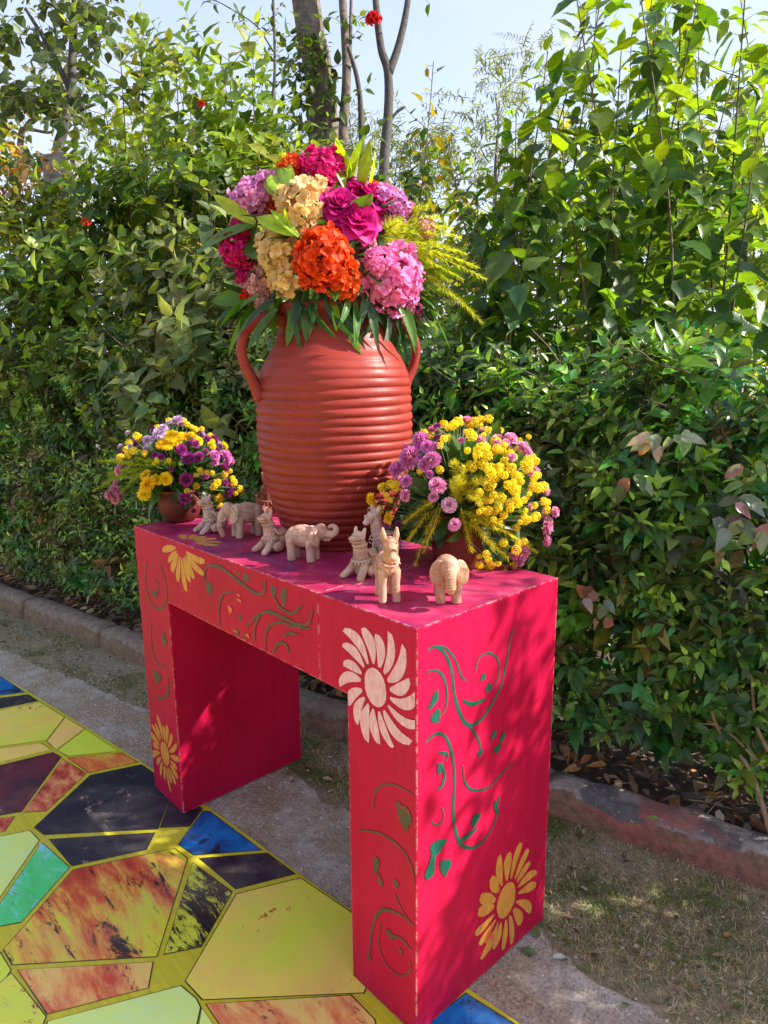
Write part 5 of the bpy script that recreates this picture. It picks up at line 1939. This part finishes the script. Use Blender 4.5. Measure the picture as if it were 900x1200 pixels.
VAR = [(0.44, 0.30, 0.29), (0.30, 0.34, 0.22), (0.42, 0.18, 0.20), (0.32, 0.36, 0.30), (0.16, 0.26, 0.10)]
for i, (x, wd, h, lab) in enumerate(near):
    p = hedge_bush('hedge_shrub', lab, x, wd, h, .85, .16 + (.05 if i == 2 else 0), 1050 if i < 3 else 560, .088, 200 + i, [(0.125, .25, .05), (.085, .205, .058), (.085, .205, .058), (0.15, .265, .045), (0.095, .22, .075), (.21, .33, .065)], (0.28, .45, .05), G1, 120, .42, bare=.24, twiggy=25, nleaf=(5, 7), sprig=(.12, .24), low=.08)
    q = random.Random(900 + i)
    if i in (1, 2):
        spots = {1: [(690, 690), (705, 712), (745, 560)], 2: [(770, 505), (750, 508), (790, 515), (880, 548), (862, 580), (870, 610), (895, 620), (852, 600), (640, 700)]}[i]
        for (u, v) in spots:
            b = hedge_face(u, v, .075)
            for k in range(4):
                a = Vector((q.gauss(0, .6), q.gauss(0, .3), q.uniform(-1.0, -.1))).normalized()
                p.leaf(b + Vector((q.gauss(0, .02), q.gauss(0, .02), q.gauss(0, .02))), a, -CF + Vector((0, 0, .6)), q.uniform(.055, .085), .5, q.choice(VAR), q.randrange(3))
    p.build(160 if i < 3 else 0)

# --- bare tan branches low on the near shrub
q = random.Random(5)
bp = Plant('bare_branches', hedge_pt(1.72, .30), 'bare tan branching stems low in the hedge above the kerb', 'shrub', M_hedge, None, M_bark_tan)
for (pts, r) in (
    ([(905, 985), (880, 905), (845, 860), (832, 828)], .009), ([(895, 900), (858, 862), (830, 845)], .006), ([(900, 880), (885, 845), (880, 790), (868, 760)], .007),
    ([(885, 845), (868, 820), (862, 795)], .004), ([(858, 862), (838, 850), (815, 848)], .003), ([(900, 850), (893, 815), (898, 780)], .004)):
    cv = catmull([at(u, v, 2.12 + .0008 * (900 - u)) for u, v in pts], 5)
    bp.T_.add(cv, r, r * .45, 7)
for k in range(30):
    u, v = q.uniform(830, 900), q.uniform(750, 900)
    bp.leaf(at(u, v, 2.1), Vector((q.gauss(0, 1), q.gauss(0, 1), q.gauss(0, .6))), -CF + Vector((0, 0, .8)), q.uniform(.04, .07), .5, (0.05, .12, .02), q.randrange(3))
bp.build(30)


def tall_shrub(label, stems, leafsize, seed, tint, tip, spacing, group, singles, w=.52, side=.35, mat=None, lean=.06, droop=.75, name='tall_shrub', bark=None, bare_low=.30, arr='alt', jit=0.045):
    """upright stems from one stool with big drooping leaves"""
    q = random.Random(seed)
    b0 = sum((s[0] for s in stems), Vector()) / len(stems)
    pl = Plant(name, Vector((b0.x, b0.y, 0.06)), label, 'shrub', mat or M_big, group, bark)
    for (b, t) in stems:
        b, t = Vector(b), Vector(t)
        b.z = 0.06
        L = (t - b).length
        mid = b.lerp(t, .5) + Vector((q.gauss(0, jit * L), q.gauss(0, jit * L), 0))
        cv = catmull([b, mid, t], 9)
        pl.T_.add(cv, .0045 + .0014 * L, .002, 6, cap=False)
        n = int(L * (1 - bare_low) / spacing)
        ang = q.uniform(0, 6)
        for k in range(n):
            f = bare_low + (1 - bare_low) * (k + .5) / n
            i = min(len(cv) - 2, int(f * (len(cv) - 1)))
            p = cv[i].lerp(cv[i + 1], f * (len(cv) - 1) - i)
            for s in ((0,) if arr == 'alt' else (0, PI)):
                o = Vector((math.cos(ang + s), math.sin(ang + s), 0))
                m = q.uniform(.75, 1.25)
                tt = tuple((tint[c] + (tip[c] - tint[c]) * max(0, (f - .55) / .45)) * m for c in range(3))
                sz = leafsize * (1 - .55 * max(0, (f - .75) / .25)) * q.uniform(.6, 1.15)
                young = f > .9
                a = (o + Vector((0, 0, (.9 if young else -droop * q.uniform(.1, 1.1))))).normalized()
                pp = p + o * q.uniform(.02, .05) + Vector((0, 0, .01))
                pl.T_.add([p, pp], .0016, .001, 3, cap=False)
                pl.leaf(pp, a, Vector((o.x * .5, o.y * .5, 1)) + Vector((q.gauss(0, .25), q.gauss(0, .25), 0)), sz, w * q.uniform(.85, 1.15), tt, q.choice((1, 2, 0)))
                if q.random() < side and .3 < f < .92:
                    d = o + Vector((0, 0, q.uniform(.4, 1.3)))
                    pl.shoot(p, d, q.uniform(.14, .34), q.randint(5, 8), leafsize * .72, q, tuple(c * m for c in tint), tip, w, 'alt', .3, .002, .45)
            ang += 2.4 + q.gauss(0, .3)
    return pl


def stems_px(lst, jitter=0.1, seed=0):
    """[(u, v_top, t)] -> (base, tip) pairs standing under the tip"""
    q = random.Random(seed)
    out = []
    for u, v, t, lean in lst:
        p = at(u, v, t)
        out.append((Vector((p.x + q.gauss(0, jitter) + CR.x * lean, p.y + q.gauss(0, jitter) + CR.y * lean, .06)), p))
    return out


DKB = (0.050, 0.120, 0.040)
YLG = (0.17, 0.25, 0.02)
G2 = 'tall upright shrubs behind the hedge'
tall_shrub('tall upright shrub with large dark leaves rising behind the near bouquet', stems_px([(668, -60, 2.55, -.03), (642, 60, 2.7, -.02), (690, 10, 2.8, .02), (655, 150, 2.6, .03)], .03, 1), .175, 1, DKB, YLG, .042, G2, 120, .56, .30).build(150)
tall_shrub('tall upright shrub with thin dark stems left of the frame corner', stems_px([(742, -80, 2.65, -.10), (712, -60, 2.9, .0), (728, 60, 2.75, -.05), (770, -40, 3.0, -.08)], .03, 2), .165, 2, (0.05, .115, .03), YLG, .045, G2, 120, .54, .3).build(150)
tall_shrub('tall upright shrub with backlit yellow-green tops in the upper corner', stems_px([(800, -120, 2.75, -.08), (835, -90, 2.6, -.06), (775, -70, 3.1, -.06), (815, 70, 2.8, -.02)], .03, 3), .165, 3, (0.07, .14, .025), (0.20, .26, .02), .05, G2, 120, .55, .3).build(150)
tall_shrub('tall upright shrub cut by the edge of the picture', stems_px([(880, -100, 2.5, -.04), (905, -60, 2.6, -.02), (865, 60, 2.8, -.02), (890, 140, 2.45, 0)], .03, 4), .175, 4, DKB, (0.19, .29, .02), .045, G2, 120, .55, .28).build(150)
tall_shrub('slender shrub with reddish stems standing right of the urn blooms', stems_px([(508, 72, 3.3, .32), (520, 150, 3.4, .30), (500, 180, 3.5, .25), (560, 230, 3.2, .12)], .04, 5), .115, 5, (0.06, .12, .03), (0.22, .16, .03), .035, G2, 80, .5, .35).build(100)
tall_shrub('loose shrub between the urn blooms and the tall shrubs', stems_px([(585, 190, 3.2, .05), (605, 130, 3.0, .05), (560, 260, 3.0, .06), (612, 235, 2.8, .04), (540, 300, 2.9, .05), (630, 280, 2.7, .0)], .05, 6), .13, 6, (0.05, .115, .03), (0.15, .26, .025), .038, G2, 90, .54, .4).build(100)
# second row, seen against the light
tall_shrub('backlit yellow-green shrub glimpsed behind the tall dark stems', stems_px([(700, -20, 3.7, 0), (740, 40, 3.6, 0), (660, 120, 3.8, 0), (780, -60, 3.8, 0), (720, 160, 3.6, 0), (820, 30, 3.7, 0), (860, -60, 3.9, 0), (890, 60, 3.6, 0), (800, 150, 3.5, 0)], .08, 7), .16, 7, (0.12, .20, .025), (0.26, .34, .025), .055, G2, 60, .55, .4).build(60)
tall_shrub('shrub beyond the frame whose leaves dapple the table', [(Vector((x + .03, y, 0)), Vector((x, y - .04, h))) for x, y, h in (
    (2.45, 1.75, 2.3), (2.62, 1.6, 2.4), (2.8, 1.85, 2.5), (3.0, 1.75, 2.3), (2.6, 2.1, 2.7), (3.15, 2.05, 2.7), (2.35, 2.25, 2.8), (2.9, 2.35, 2.9), (2.75, 1.7, 2.1), (3.3, 2.4, 3.0))],
    .13, 8, DKB, YLG, .046, G2, 0, .46, .40).build(0)

# --- looser bushes above the clipped hedge
G3 = 'loose bushes rising behind the clipped hedge'


def loose_bush(label, spots, size, seed, tint, tip, n_sh, singles, spread=.55, w=.56, name='loose_bush', mat=None, extra=None):
    """spots: (u, v_top, t) of leading shoots; twigs fill the body below them"""
    q = random.Random(seed)
    tips = [at(*s) for s in spots]
    c = sum(tips, Vector()) / len(tips)
    pl = Plant(name, Vector((c.x, c.y, .06)), label, 'shrub', mat or M_soft, G3)
    for tp in tips:
        b = Vector((c.x + (tp.x - c.x) * .4, c.y + (tp.y - c.y) * .4, .06))
        mid = b.lerp(tp, .55) + Vector((q.gauss(0, .1), q.gauss(0, .1), 0))
        cv = catmull([b, mid, tp], 8)
        pl.T_.add(cv, .014, .003, 5, cap=False)
        n = len(cv)
        for k in range(n_sh):
            f = q.uniform(.30, 1.0)
            i = min(n - 2, int(f * (n - 1)))
            p = cv[i].lerp(cv[i + 1], f * (n - 1) - i)
            a = q.uniform(0, 2 * PI)
            reach = spread * (1 - .72 * (f - .36) / .64)
            d = Vector((math.cos(a), math.sin(a), q.uniform(.15, 1.1)))
            pp = p + Vector((math.cos(a), math.sin(a), .3)) * q.uniform(0, reach)
            if reach > .1: pl.T_.add([p, pp], .003, .002, 3, cap=False)
            r_ = q.random()
            t = tint if r_ < .5 else tip if r_ < .72 else tuple(v * .62 for v in tint) if r_ < .9 else (tip[0] * 1.25, tip[1] * .92, tip[2])
            pl.shoot(pp, d, q.uniform(.16, .36), q.randint(6, 10), size * q.uniform(.8, 1.2), q, t, tip, w, 'alt', .4, .0025, .35)
    if extra:
        extra(pl, q)
    return pl


MGN = (0.12, .20, .035)
YG2 = (0.22, .31, .04)
loose_bush('loose bush with yellow-green shoots standing against the sky, beside the urn blooms', [(268, 62, 4.3), (296, 95, 4.2), (250, 130, 4.4), (285, 165, 4.0), (225, 140, 4.5), (300, 190, 3.9)], .135, 41, MGN, YG2, 36, 80).build(110)
loose_bush('broad bush with mixed green and golden leaves above the hedge', [(165, 72, 4.9), (205, 60, 4.7), (140, 50, 5.0), (185, 120, 4.6), (120, 110, 5.0), (215, 110, 4.6)], .135, 42, MGN, (0.26, .32, .04), 42, 80).build(110)


def rusty(pl, q):
    for k in range(130):
        u, v = q.gauss(22, 20), q.gauss(212, 22)
        pl.leaf(at(u, v, 4.85 + q.uniform(-.1, .1)), Vector((q.gauss(0, 1), q.gauss(0, 1), q.gauss(-.3, .7))), Vector((q.gauss(0, .4), q.gauss(0, .4), 1)), q.uniform(.04, .08), .45, q.choice(((.50, .20, .03), (.42, .26, .12), (.36, .14, .08), (.55, .40, .30))), q.randrange(3))


loose_bush('bush tipped with rust and orange bracts at the picture edge', [(20, 190, 4.9), (50, 235, 4.8), (-15, 170, 5.0), (75, 250, 4.7), (5, 250, 4.6)], .115, 43, (0.10, .165, .035), (0.24, .27, .04), 60, 70, extra=rusty).build(120)
loose_bush('dark bush filling the middle above the clipped hedge', [(110, 225, 4.4), (150, 210, 4.3), (190, 200, 4.2), (80, 290, 4.3), (230, 215, 4.0), (30, 300, 4.4)], .12, 44, (0.08, .155, .035), (0.20, .29, .035), 75, 80).build(110)
loose_bush('pale-leaved bush just behind the urn handle', [(262, 300, 3.5), (225, 330, 3.6), (285, 330, 3.4), (240, 290, 3.7), (180, 310, 3.8)], .125, 45, (0.10, .15, .06), (0.19, .22, .08), 60, 60).build(100)
loose_bush('thin leafy bush behind the top of the urn bouquet', [(345, 165, 4.4), (380, 175, 4.2), (420, 190, 4.2), (465, 190, 4.1), (330, 200, 4.0), (480, 220, 3.8), (320, 150, 4.6)], .11, 46, (0.07, .13, .03), (0.12, .17, .03), 40, 50, .4).build(70)

for k, (lab, spots, tn) in enumerate((
        ('sunlit bush in the gap under the tall shrubs, nearest the urn', [(500, 250, 5.2), (540, 270, 5.0), (580, 260, 5.2), (610, 240, 5.4), (460, 260, 5.2), (560, 210, 5.6)], (0.12, .19, .03)),
        ('sunlit bush in the gap under the tall shrubs, in the middle', [(640, 230, 5.0), (680, 250, 4.8), (720, 210, 5.0), (760, 240, 4.8), (700, 170, 5.4), (660, 160, 5.6)], (0.15, .22, .03)),
        ('sunlit bush in the gap under the tall shrubs, at the picture edge', [(800, 220, 4.8), (840, 240, 4.6), (880, 200, 4.8), (920, 230, 4.6), (860, 120, 5.2), (800, 130, 5.2)], (0.15, .22, .03)))):
    loose_bush(lab, spots, .13, 50 + k, tn, (0.26, .33, .03), 34, 30, .6).build(40)

# --- trees behind
def tree(label, trunk_px, t, r0, r1, bark, name='tree', boughs=(), leaves=None, singles=60, seed=1, mat=None):
    q = random.Random(seed)
    pts = [at(u, v, t) for u, v in trunk_px]
    foot = Vector((pts[0].x, pts[0].y, 0.0))
    pl = Plant(name, foot, label, 'tree', mat or M_soft, 'trees behind the hedge')
    T = Tubes()
    cv = catmull([foot] + pts, 6)
    n = len(cv)
    T.add([p + Vector((0.012 * mnoise.noise(p * 3), .012 * mnoise.noise(p * 3 + Vector((5, 0, 0))), 0)) * (r0 * 12) for p in cv], r0, r1, 12)
    for bpx, br in boughs:
        T.add(catmull([at(u, v, t) for u, v in bpx], 5), br, br * .5, 8)
    T.build('trunk', bark, pl.root)
    if leaves: leaves(pl, q, t)
    return pl


def creeper(pl, q, t):
    for k in range(46):
        p = at(q.gauss(362, 24), q.choice((q.gauss(70, 26), q.gauss(125, 30))), t - .25)
        pl.shoot(p, Vector((q.gauss(0, 1), q.gauss(0, 1), q.uniform(-.2, .8))), .3, q.randint(4, 6), .17, q, (0.05, .09, .02), (0.14, .18, .03), .5)


tree('thick grey-brown tree trunk behind the urn bouquet', [(384, 330), (380, 160), (372, 80), (358, 0), (350, -120)], 7.6, .185, .15, M_bark_grey, 'tree', (), creeper, 40, 3).build(40, 'twigs')


def few(pts, size, cnt):
    def f(pl, q, t):
        for (u, v) in pts:
            p = at(u, v, t)
            pl.shoot(p, Vector((q.gauss(0, 1), q.gauss(0, 1), q.uniform(0, .8))), size * 2.2, cnt, size, q, (0.06, .10, .02), (0.16, .2, .03), .5)
    return f


tree('pale slender tree trunk just right of the thick trunk', [(403, 330), (402, 170), (406, 90), (404, 40), (396, -60)], 7.4, .062, .04, M_bark_grey, 'tree', ((((406, 90), (410, 60), (412, -20)), .03),), few([(408, 20), (400, 30), (412, 45)], .12, 5), 20, 4).build(20, 'twigs')
tree('thin leaning stem with a hanging leaf between pale and forked trunks', [(425, 330), (424, 170), (420, 100), (408, 55)], 7.2, .045, .02, M_bark_dark, 'tree', (), few([(424, 48), (420, 110)], .12, 4), 20, 5).build(20, 'twigs')
tree('dark forked tree trunk with a red blossom beside it', [(452, 330), (450, 200), (455, 130), (455, 85), (446, 55), (440, 0), (436, -80)], 7.0, .062, .03, M_bark_dark, 'tree', ((((455, 88), (468, 50), (478, 0), (482, -60)), .045), (((450, 160), (462, 135), (475, 125)), .02)), few([(504, 6), (440, 20)], .12, 4), 20, 6).build(20, 'twigs')
tree('thin sapling with a few dark leaves against the sky', [(317, 330), (318, 150), (322, 80), (320, 0), (316, -80)], 5.6, .018, .008, M_bark_dark, 'sapling', ((((322, 90), (345, 72), (365, 62)), .008), (((320, 60), (300, 30), (270, 10)), .007), (((270, 10), (255, 2), (235, -4)), .005)),
     few([(318, 20), (312, 60), (325, 75), (330, 95), (318, 110), (322, 40), (300, 35), (290, 25), (275, 15), (255, 5), (345, 75), (335, 120), (310, 95), (296, 130), (285, 100), (300, 70)], .085, 6), 60, 7).build(70, 'twigs')


def crown(cu, cv_, t, ru, rv, n, size, tint, tip, w=.8):
    def f(pl, q, t_):
        for k in range(n):
            a, r = q.uniform(0, 2 * PI), math.sqrt(q.random())
            u, v = cu + ru * r * math.cos(a), cv_ + rv * r * math.sin(a)
            if mnoise.noise((u * .022, v * .022, 7)) < -.12: continue
            p = at(u, v, t + q.uniform(-.7, .7))
            pl.shoot(p, Vector((q.gauss(0, 1), q.gauss(0, 1), q.uniform(-.9, .4))), size * 2.5, q.randint(4, 7), size * q.uniform(.8, 1.2), q, tint, tip, w, 'alt', 0, .004, .6)
    return f


tree('round-leaved tree with a curved dark trunk in the upper corner', [(62, 330), (66, 190), (75, 150), (84, 110), (86, 40), (90, -60)], 6.4, .06, .03, M_bark_dark, 'tree',
     ((((80, 135), (95, 128), (112, 122)), .025), (((84, 110), (60, 60), (30, 10)), .03), (((86, 40), (60, 0), (40, -50)), .02)), crown(35, 60, 6.4, 95, 150, 260, .13, (0.055, .085, .03), (0.12, .14, .03)), 80, 8).build(110, 'twigs')
tree('whitish bare-branched tree behind the round-leaved one', [(20, 330), (24, 170), (30, 150), (45, 128), (50, 90)], 7.8, .045, .02, M_bark_grey, 'tree', ((((30, 150), (60, 155), (62, 140)), .02),), crown(20, 110, 7.8, 70, 60, 60, .12, (0.12, .14, .08), (0.25, .26, .16)), 30, 9).build(30, 'twigs')


def feathery(cu, cv_, t, ru, rv, n):
    def f(pl, q, t_):
        for k in range(n):
            a, r = q.uniform(0, 2 * PI), math.sqrt(q.random())
            p = at(cu + ru * r * math.cos(a), cv_ + rv * r * math.sin(a), t + q.uniform(-1, 1))
            pl.shoot(p, Vector((q.gauss(0, 1), q.gauss(0, 1), q.uniform(-.4, .7))), q.uniform(.5, 1.0), 12, .17, q, (0.15, .19, .11), (0.22, .26, .15), .22, 'opp', 0, .006, .2)  # paler, greyer leaf tint stands in for distance haze
    return f


for i, (cu, cv_, ru, rv, n, lab) in enumerate((
        (580, 150, 45, 85, 60, 'feathery pale tree far behind, right of the reddish shrub'),
        (500, 190, 45, 50, 60, 'hazy fine-leaved tree far behind the urn blooms'),
        (410, 180, 60, 45, 60, 'low hazy tree far behind between the trunks'),
        (250, 210, 60, 70, 50, 'pale distant tree glimpsed above the loose bushes'),
        (640, 160, 60, 120, 70, 'pale distant tree glimpsed between the tall shrub stems'),
        (800, 220, 110, 160, 110, 'sunlit distant tree showing through the tall shrubs'),
        (120, 200, 80, 110, 80, 'pale distant tree glimpsed behind the concrete post'))):
    tree(lab, [(cu, cv_ + rv * .8), (cu + 4, cv_), (cu, cv_ - rv * .5)], 14 + i * .8, .05, .012, M_bark_grey, 'distant_tree', (), feathery(cu, cv_, 14 + i * .8, ru, rv, n), 20, 60 + i).build(12, 'twigs')

# --- single blossoms on the bushes
M_redp = petal_mat('red_petal', (0.42, 0.01, 0.01), (0.72, 0.03, 0.02))
HIB = hydrangea(77, M_redp, 9, 5, .75, .05, 0.0, 1.0)
for (u, v, t, r, lab) in ((437, 23, 6.9, .06, 'red blossom hanging beside the forked trunk'), (100, 261, 4.0, .022, 'small red blossom in the dark bush'), (236, 122, 4.2, .02, 'small red blossom high in the loose bush')):
    o = bpy.data.objects.new('red_blossom', HIB)
    COL.objects.link(o)
    o.location = at(u, v, t)
    o.scale = (r,) * 3
    o.rotation_euler = (1.2, .3, .5)
    tag(o, lab, 'flower', 'red blossoms on the bushes')

# --- concrete post
M_post = simple_mat('post_concrete', (0.13, 0.11, 0.10), (0.36, 0.33, 0.30), 9, 0.9, 0.7, 0.02)
tp = at(75, 184, 5.5)
bm = bmesh.new()
bmesh.ops.create_cube(bm, size=1.0, matrix=Matrix.Translation((tp.x, tp.y, tp.z / 2)) @ Matrix.Rotation(GA + .35, 4, 'Z') @ Matrix.Diagonal((.24, .24, tp.z, 1)))
bmesh.ops.bevel(bm, geom=list(bm.edges), offset=.012, segments=2, affect='EDGES')
bmesh.ops.subdivide_edges(bm, edges=[e for e in bm.edges if e.calc_length() > .3], cuts=12)
for v in bm.verts:
    v.co += Vector((1, 1, 0)) * .008 * mnoise.noise(v.co * 7)
tag(link('concrete_post', bm_mesh('concrete_post', bm, M_post)), 'weathered grey concrete post rising among the bushes', 'post')
# ------------------------------------------------------------------ grass, litter
M_grass = leaf_mat('grass_blade', 0.7, 0.25, (1.2, 1.2, .6), .15, .35)
M_litter = leaf_mat('dry_leaf', 0.8, 0.15, (1.2, 1.0, .7), .15, .35)


def grass_patch():
    q = np.random.default_rng(3)
    n = 170000
    x = q.uniform(-4.0, 2.4, n)
    e = np.interp(x, [a for a, b in PATH], [b for a, b in PATH])
    k = np.interp(x, [a for a, b in KERB], [b for a, b in KERB])
    f = q.uniform(-0.12, 1.0, n)
    y = e + f * (k - e) + 0.01
    dens = np.array([mnoise.noise((a * 5, b * 5, 0)) + .5 * mnoise.noise((a * 17, b * 17, 3)) for a, b in zip(x, y)])
    near = np.interp(x, [-2, -.3, .6, 1.2], [.18, .35, .85, 1.0])
    keep = (dens + q.uniform(-.35, .35, n) > .32 - near * .55) & (q.uniform(0, 1, n) < near + .1) & ((f > 0) | (q.uniform(0, 1, n) < .12))
    x, y, dens = x[keep], y[keep], dens[keep]
    n = len(x)
    L = q.uniform(.012, .036, n)
    a = q.uniform(0, 2 * PI, n)
    tilt = q.uniform(.1, 1.1, n)
    dx, dy, dz = np.cos(a) * np.cos(tilt), np.sin(a) * np.cos(tilt), np.sin(tilt) * .8
    wx, wy = -np.sin(a) * .0007, np.cos(a) * .0007
    base = np.stack([x, y, np.full(n, .002)], 1)
    d = np.stack([dx, dy, dz], 1) * L[:, None]
    w = np.stack([wx, wy, np.zeros(n)], 1)
    mid = base + d * .55
    tip = base + d * np.stack([np.full(n, 1.1), np.full(n, 1.1), q.uniform(.2, .8, n)], 1)
    V = np.stack([base - w, base + w, mid - w * .9, mid + w * .9, tip], 1).reshape(-1, 3)
    o = (np.arange(n) * 5)[:, None]
    F4 = np.array([[0, 1, 3, 2]]) + o
    F3 = np.array([[2, 3, 4]]) + o
    green = (dens + q.normal(0, .3, n)) > .18
    T = np.where(green[:, None], np.array([[.17, .21, .05]]), np.array([[.52, .42, .25]])) * q.uniform(.6, 1.3, (n, 1))
    me = np_mesh('grass', V, [F4, F3], M_grass, np.repeat(T, 5, axis=0))
    tag(link('grass', me), 'patchy short grass, half dry, along the kerb', None, None, 'stuff')


grass_patch()


def litter(name, label, n, area, seed, size, tints, singles_group, single_n, zf):
    q = random.Random(seed)
    V, F3, F4, T = [], [], [], []
    cnt = 0
    for i in range(n):
        x, y, z = area(q)
        a = q.uniform(0, 2 * PI)
        A = Vector((math.cos(a), math.sin(a), q.gauss(0, .18))).normalized()
        Z = Vector((q.gauss(0, .35), q.gauss(0, .35), 1)).normalized()
        L = q.uniform(*size)
        M = frame(Vector((x, y, z + .006)), A, Z) @ Matrix.Diagonal((L * q.uniform(.35, .55), L, L, 1))
        tv = LEAF_T[q.randrange(3)]
        t = q.choice(tints)
        m = q.uniform(.7, 1.2)
        V += [M @ Vector((v[0], v[1], v[2] + .3 * (v[1] - .5) ** 2)) for v in tv]
        T += [[c * m for c in t]] * 8
    k = (np.arange(n) * 8)[:, None, None]
    me = np_mesh(name, np.array([tuple(v) for v in V]), [(LT3[None] + k).reshape(-1, 3), (LT4[None] + k).reshape(-1, 4)], M_litter, np.array(T), True)
    tag(link(name, me), label, None, None, 'stuff')


def bed_area(q):
    x = q.uniform(-3.2, 2.2)
    d = .16 + abs(q.gauss(0, .2))
    return x, interp(KERB, x) + d, .085 + .05 * min(1, d) + q.uniform(0, .02)


DRY = [(.20, .12, .07), (.30, .20, .12), (.12, .075, .05), (.40, .30, .20), (.36, .17, .06), (.16, .13, .11)]
litter('leaf_litter', 'dry brown leaf litter on the bed behind the kerb', 1500, bed_area, 5, (.03, .075), DRY, None, 0, 0)


def path_area(q):
    x = q.uniform(-3.0, 2.1)
    return x, interp(PATH, x) + q.uniform(-.15, 1) * (interp(KERB, x) - interp(PATH, x)) * .95, .006


litter('leaf_crumbs', 'crumbled dry leaves scattered over the grass', 900, path_area, 6, (.008, .028), DRY + [(.10, .14, .04)], None, 0, 0)

q = random.Random(12)
FALLEN = [((632, 1098), .05, (.14, .19, .06), 'green fallen leaf at the foot of the table end'), ((648, 1122), .032, (.62, .60, .56), 'whitish fallen leaf on the concrete near the table foot'),
          ((801, 1062), .032, (.30, .33, .10), 'yellow-green fallen leaf on the grass'), ((672, 1076), .028, (.46, .30, .16), 'pale brown fallen leaf on the grass near the table'),
          ((835, 1120), .03, (.36, .24, .13), 'brown fallen leaf on the grass, farthest from the table'), ((68, 733), .05, (.42, .38, .35), 'pale grey fallen leaf on the earth by the far kerb'),
          ((378, 912), .04, (.55, .38, .2), 'dry fallen leaf seen under the table arch'), ((742, 893), .05, (.45, .17, .04), 'orange dead leaf on the kerb edge'), ((610, 1112), .045, (.12, .17, .08), 'grey-green fallen leaf against the table end'), ((760, 958), .03, (.20, .33, .05), 'small fresh green leaf lying on the kerb')]
for (u, v), L, t, lab in FALLEN:
    on_kerb = lab.endswith('kerb') or 'kerb edge' in lab
    p = on_z(u, v, .122 if on_kerb else .010)
    me = leaf_obj_mesh('fallen_leaf', L, L * .24, t, .1, .35, 5, 0, M_litter, int(u))
    o = link('fallen_leaf', me)
    a = q.uniform(0, 6)
    o.matrix_world = frame(p, Vector((math.cos(a), math.sin(a), .1)), Vector((q.gauss(0, .2), q.gauss(0, .2), 1)))
    tag(o, lab, 'leaf', 'fallen leaves')

# twigs lying on the bed
q = random.Random(18)
T = Tubes()
for i in range(90):
    x, y, z = bed_area(q)
    a = q.uniform(0, 6)
    L = q.uniform(.05, .18)
    d = Vector((math.cos(a), math.sin(a), q.gauss(0, .06))) * L
    p = Vector((x, y, z + .01))
    T.add(catmull([p, p + d * .5 + Vector((0, 0, q.uniform(0, .012))), p + d], 3), .0022, .0012, 4)
o = T.build('twig_litter', M_bark_tan)
tag(o, 'dead twigs lying on the bed behind the kerb', None, None, 'stuff')

# stones on the earth by the far kerb
q = random.Random(19)
V, F = [], []
for i in range(3000):
    x = q.uniform(-3.2, 2.1)
    y = interp(PATH, x) + q.uniform(-.9, .9) * (interp(KERB, x) - interp(PATH, x))
    if y < np.interp(x, [a for a, b in MATE], [b for a, b in MATE]) + .02: continue
    r = q.uniform(.0018, .0075)
    b = len(V)
    for dx, dy, dz in ((1, 0, 0), (0, 1, 0), (-1, 0, 0), (0, -1, 0), (0, 0, 1), (0, 0, -1)):
        V.append((x + dx * r * q.uniform(.7, 1.3), y + dy * r * q.uniform(.7, 1.3), .004 + dz * r * .6))
    for t in ((0, 1, 4), (1, 2, 4), (2, 3, 4), (3, 0, 4), (1, 0, 5), (2, 1, 5), (3, 2, 5), (0, 3, 5)):
        F.append(tuple(b + k for k in t))
M_stone = simple_mat('pebble', (0.2, .17, .14), (.55, .5, .44), 18, .9, .2)
tag(link('gravel', mesh('gravel', V, F, M_stone)), 'small loose stones on the earth beside the mat', None, None, 'stuff')
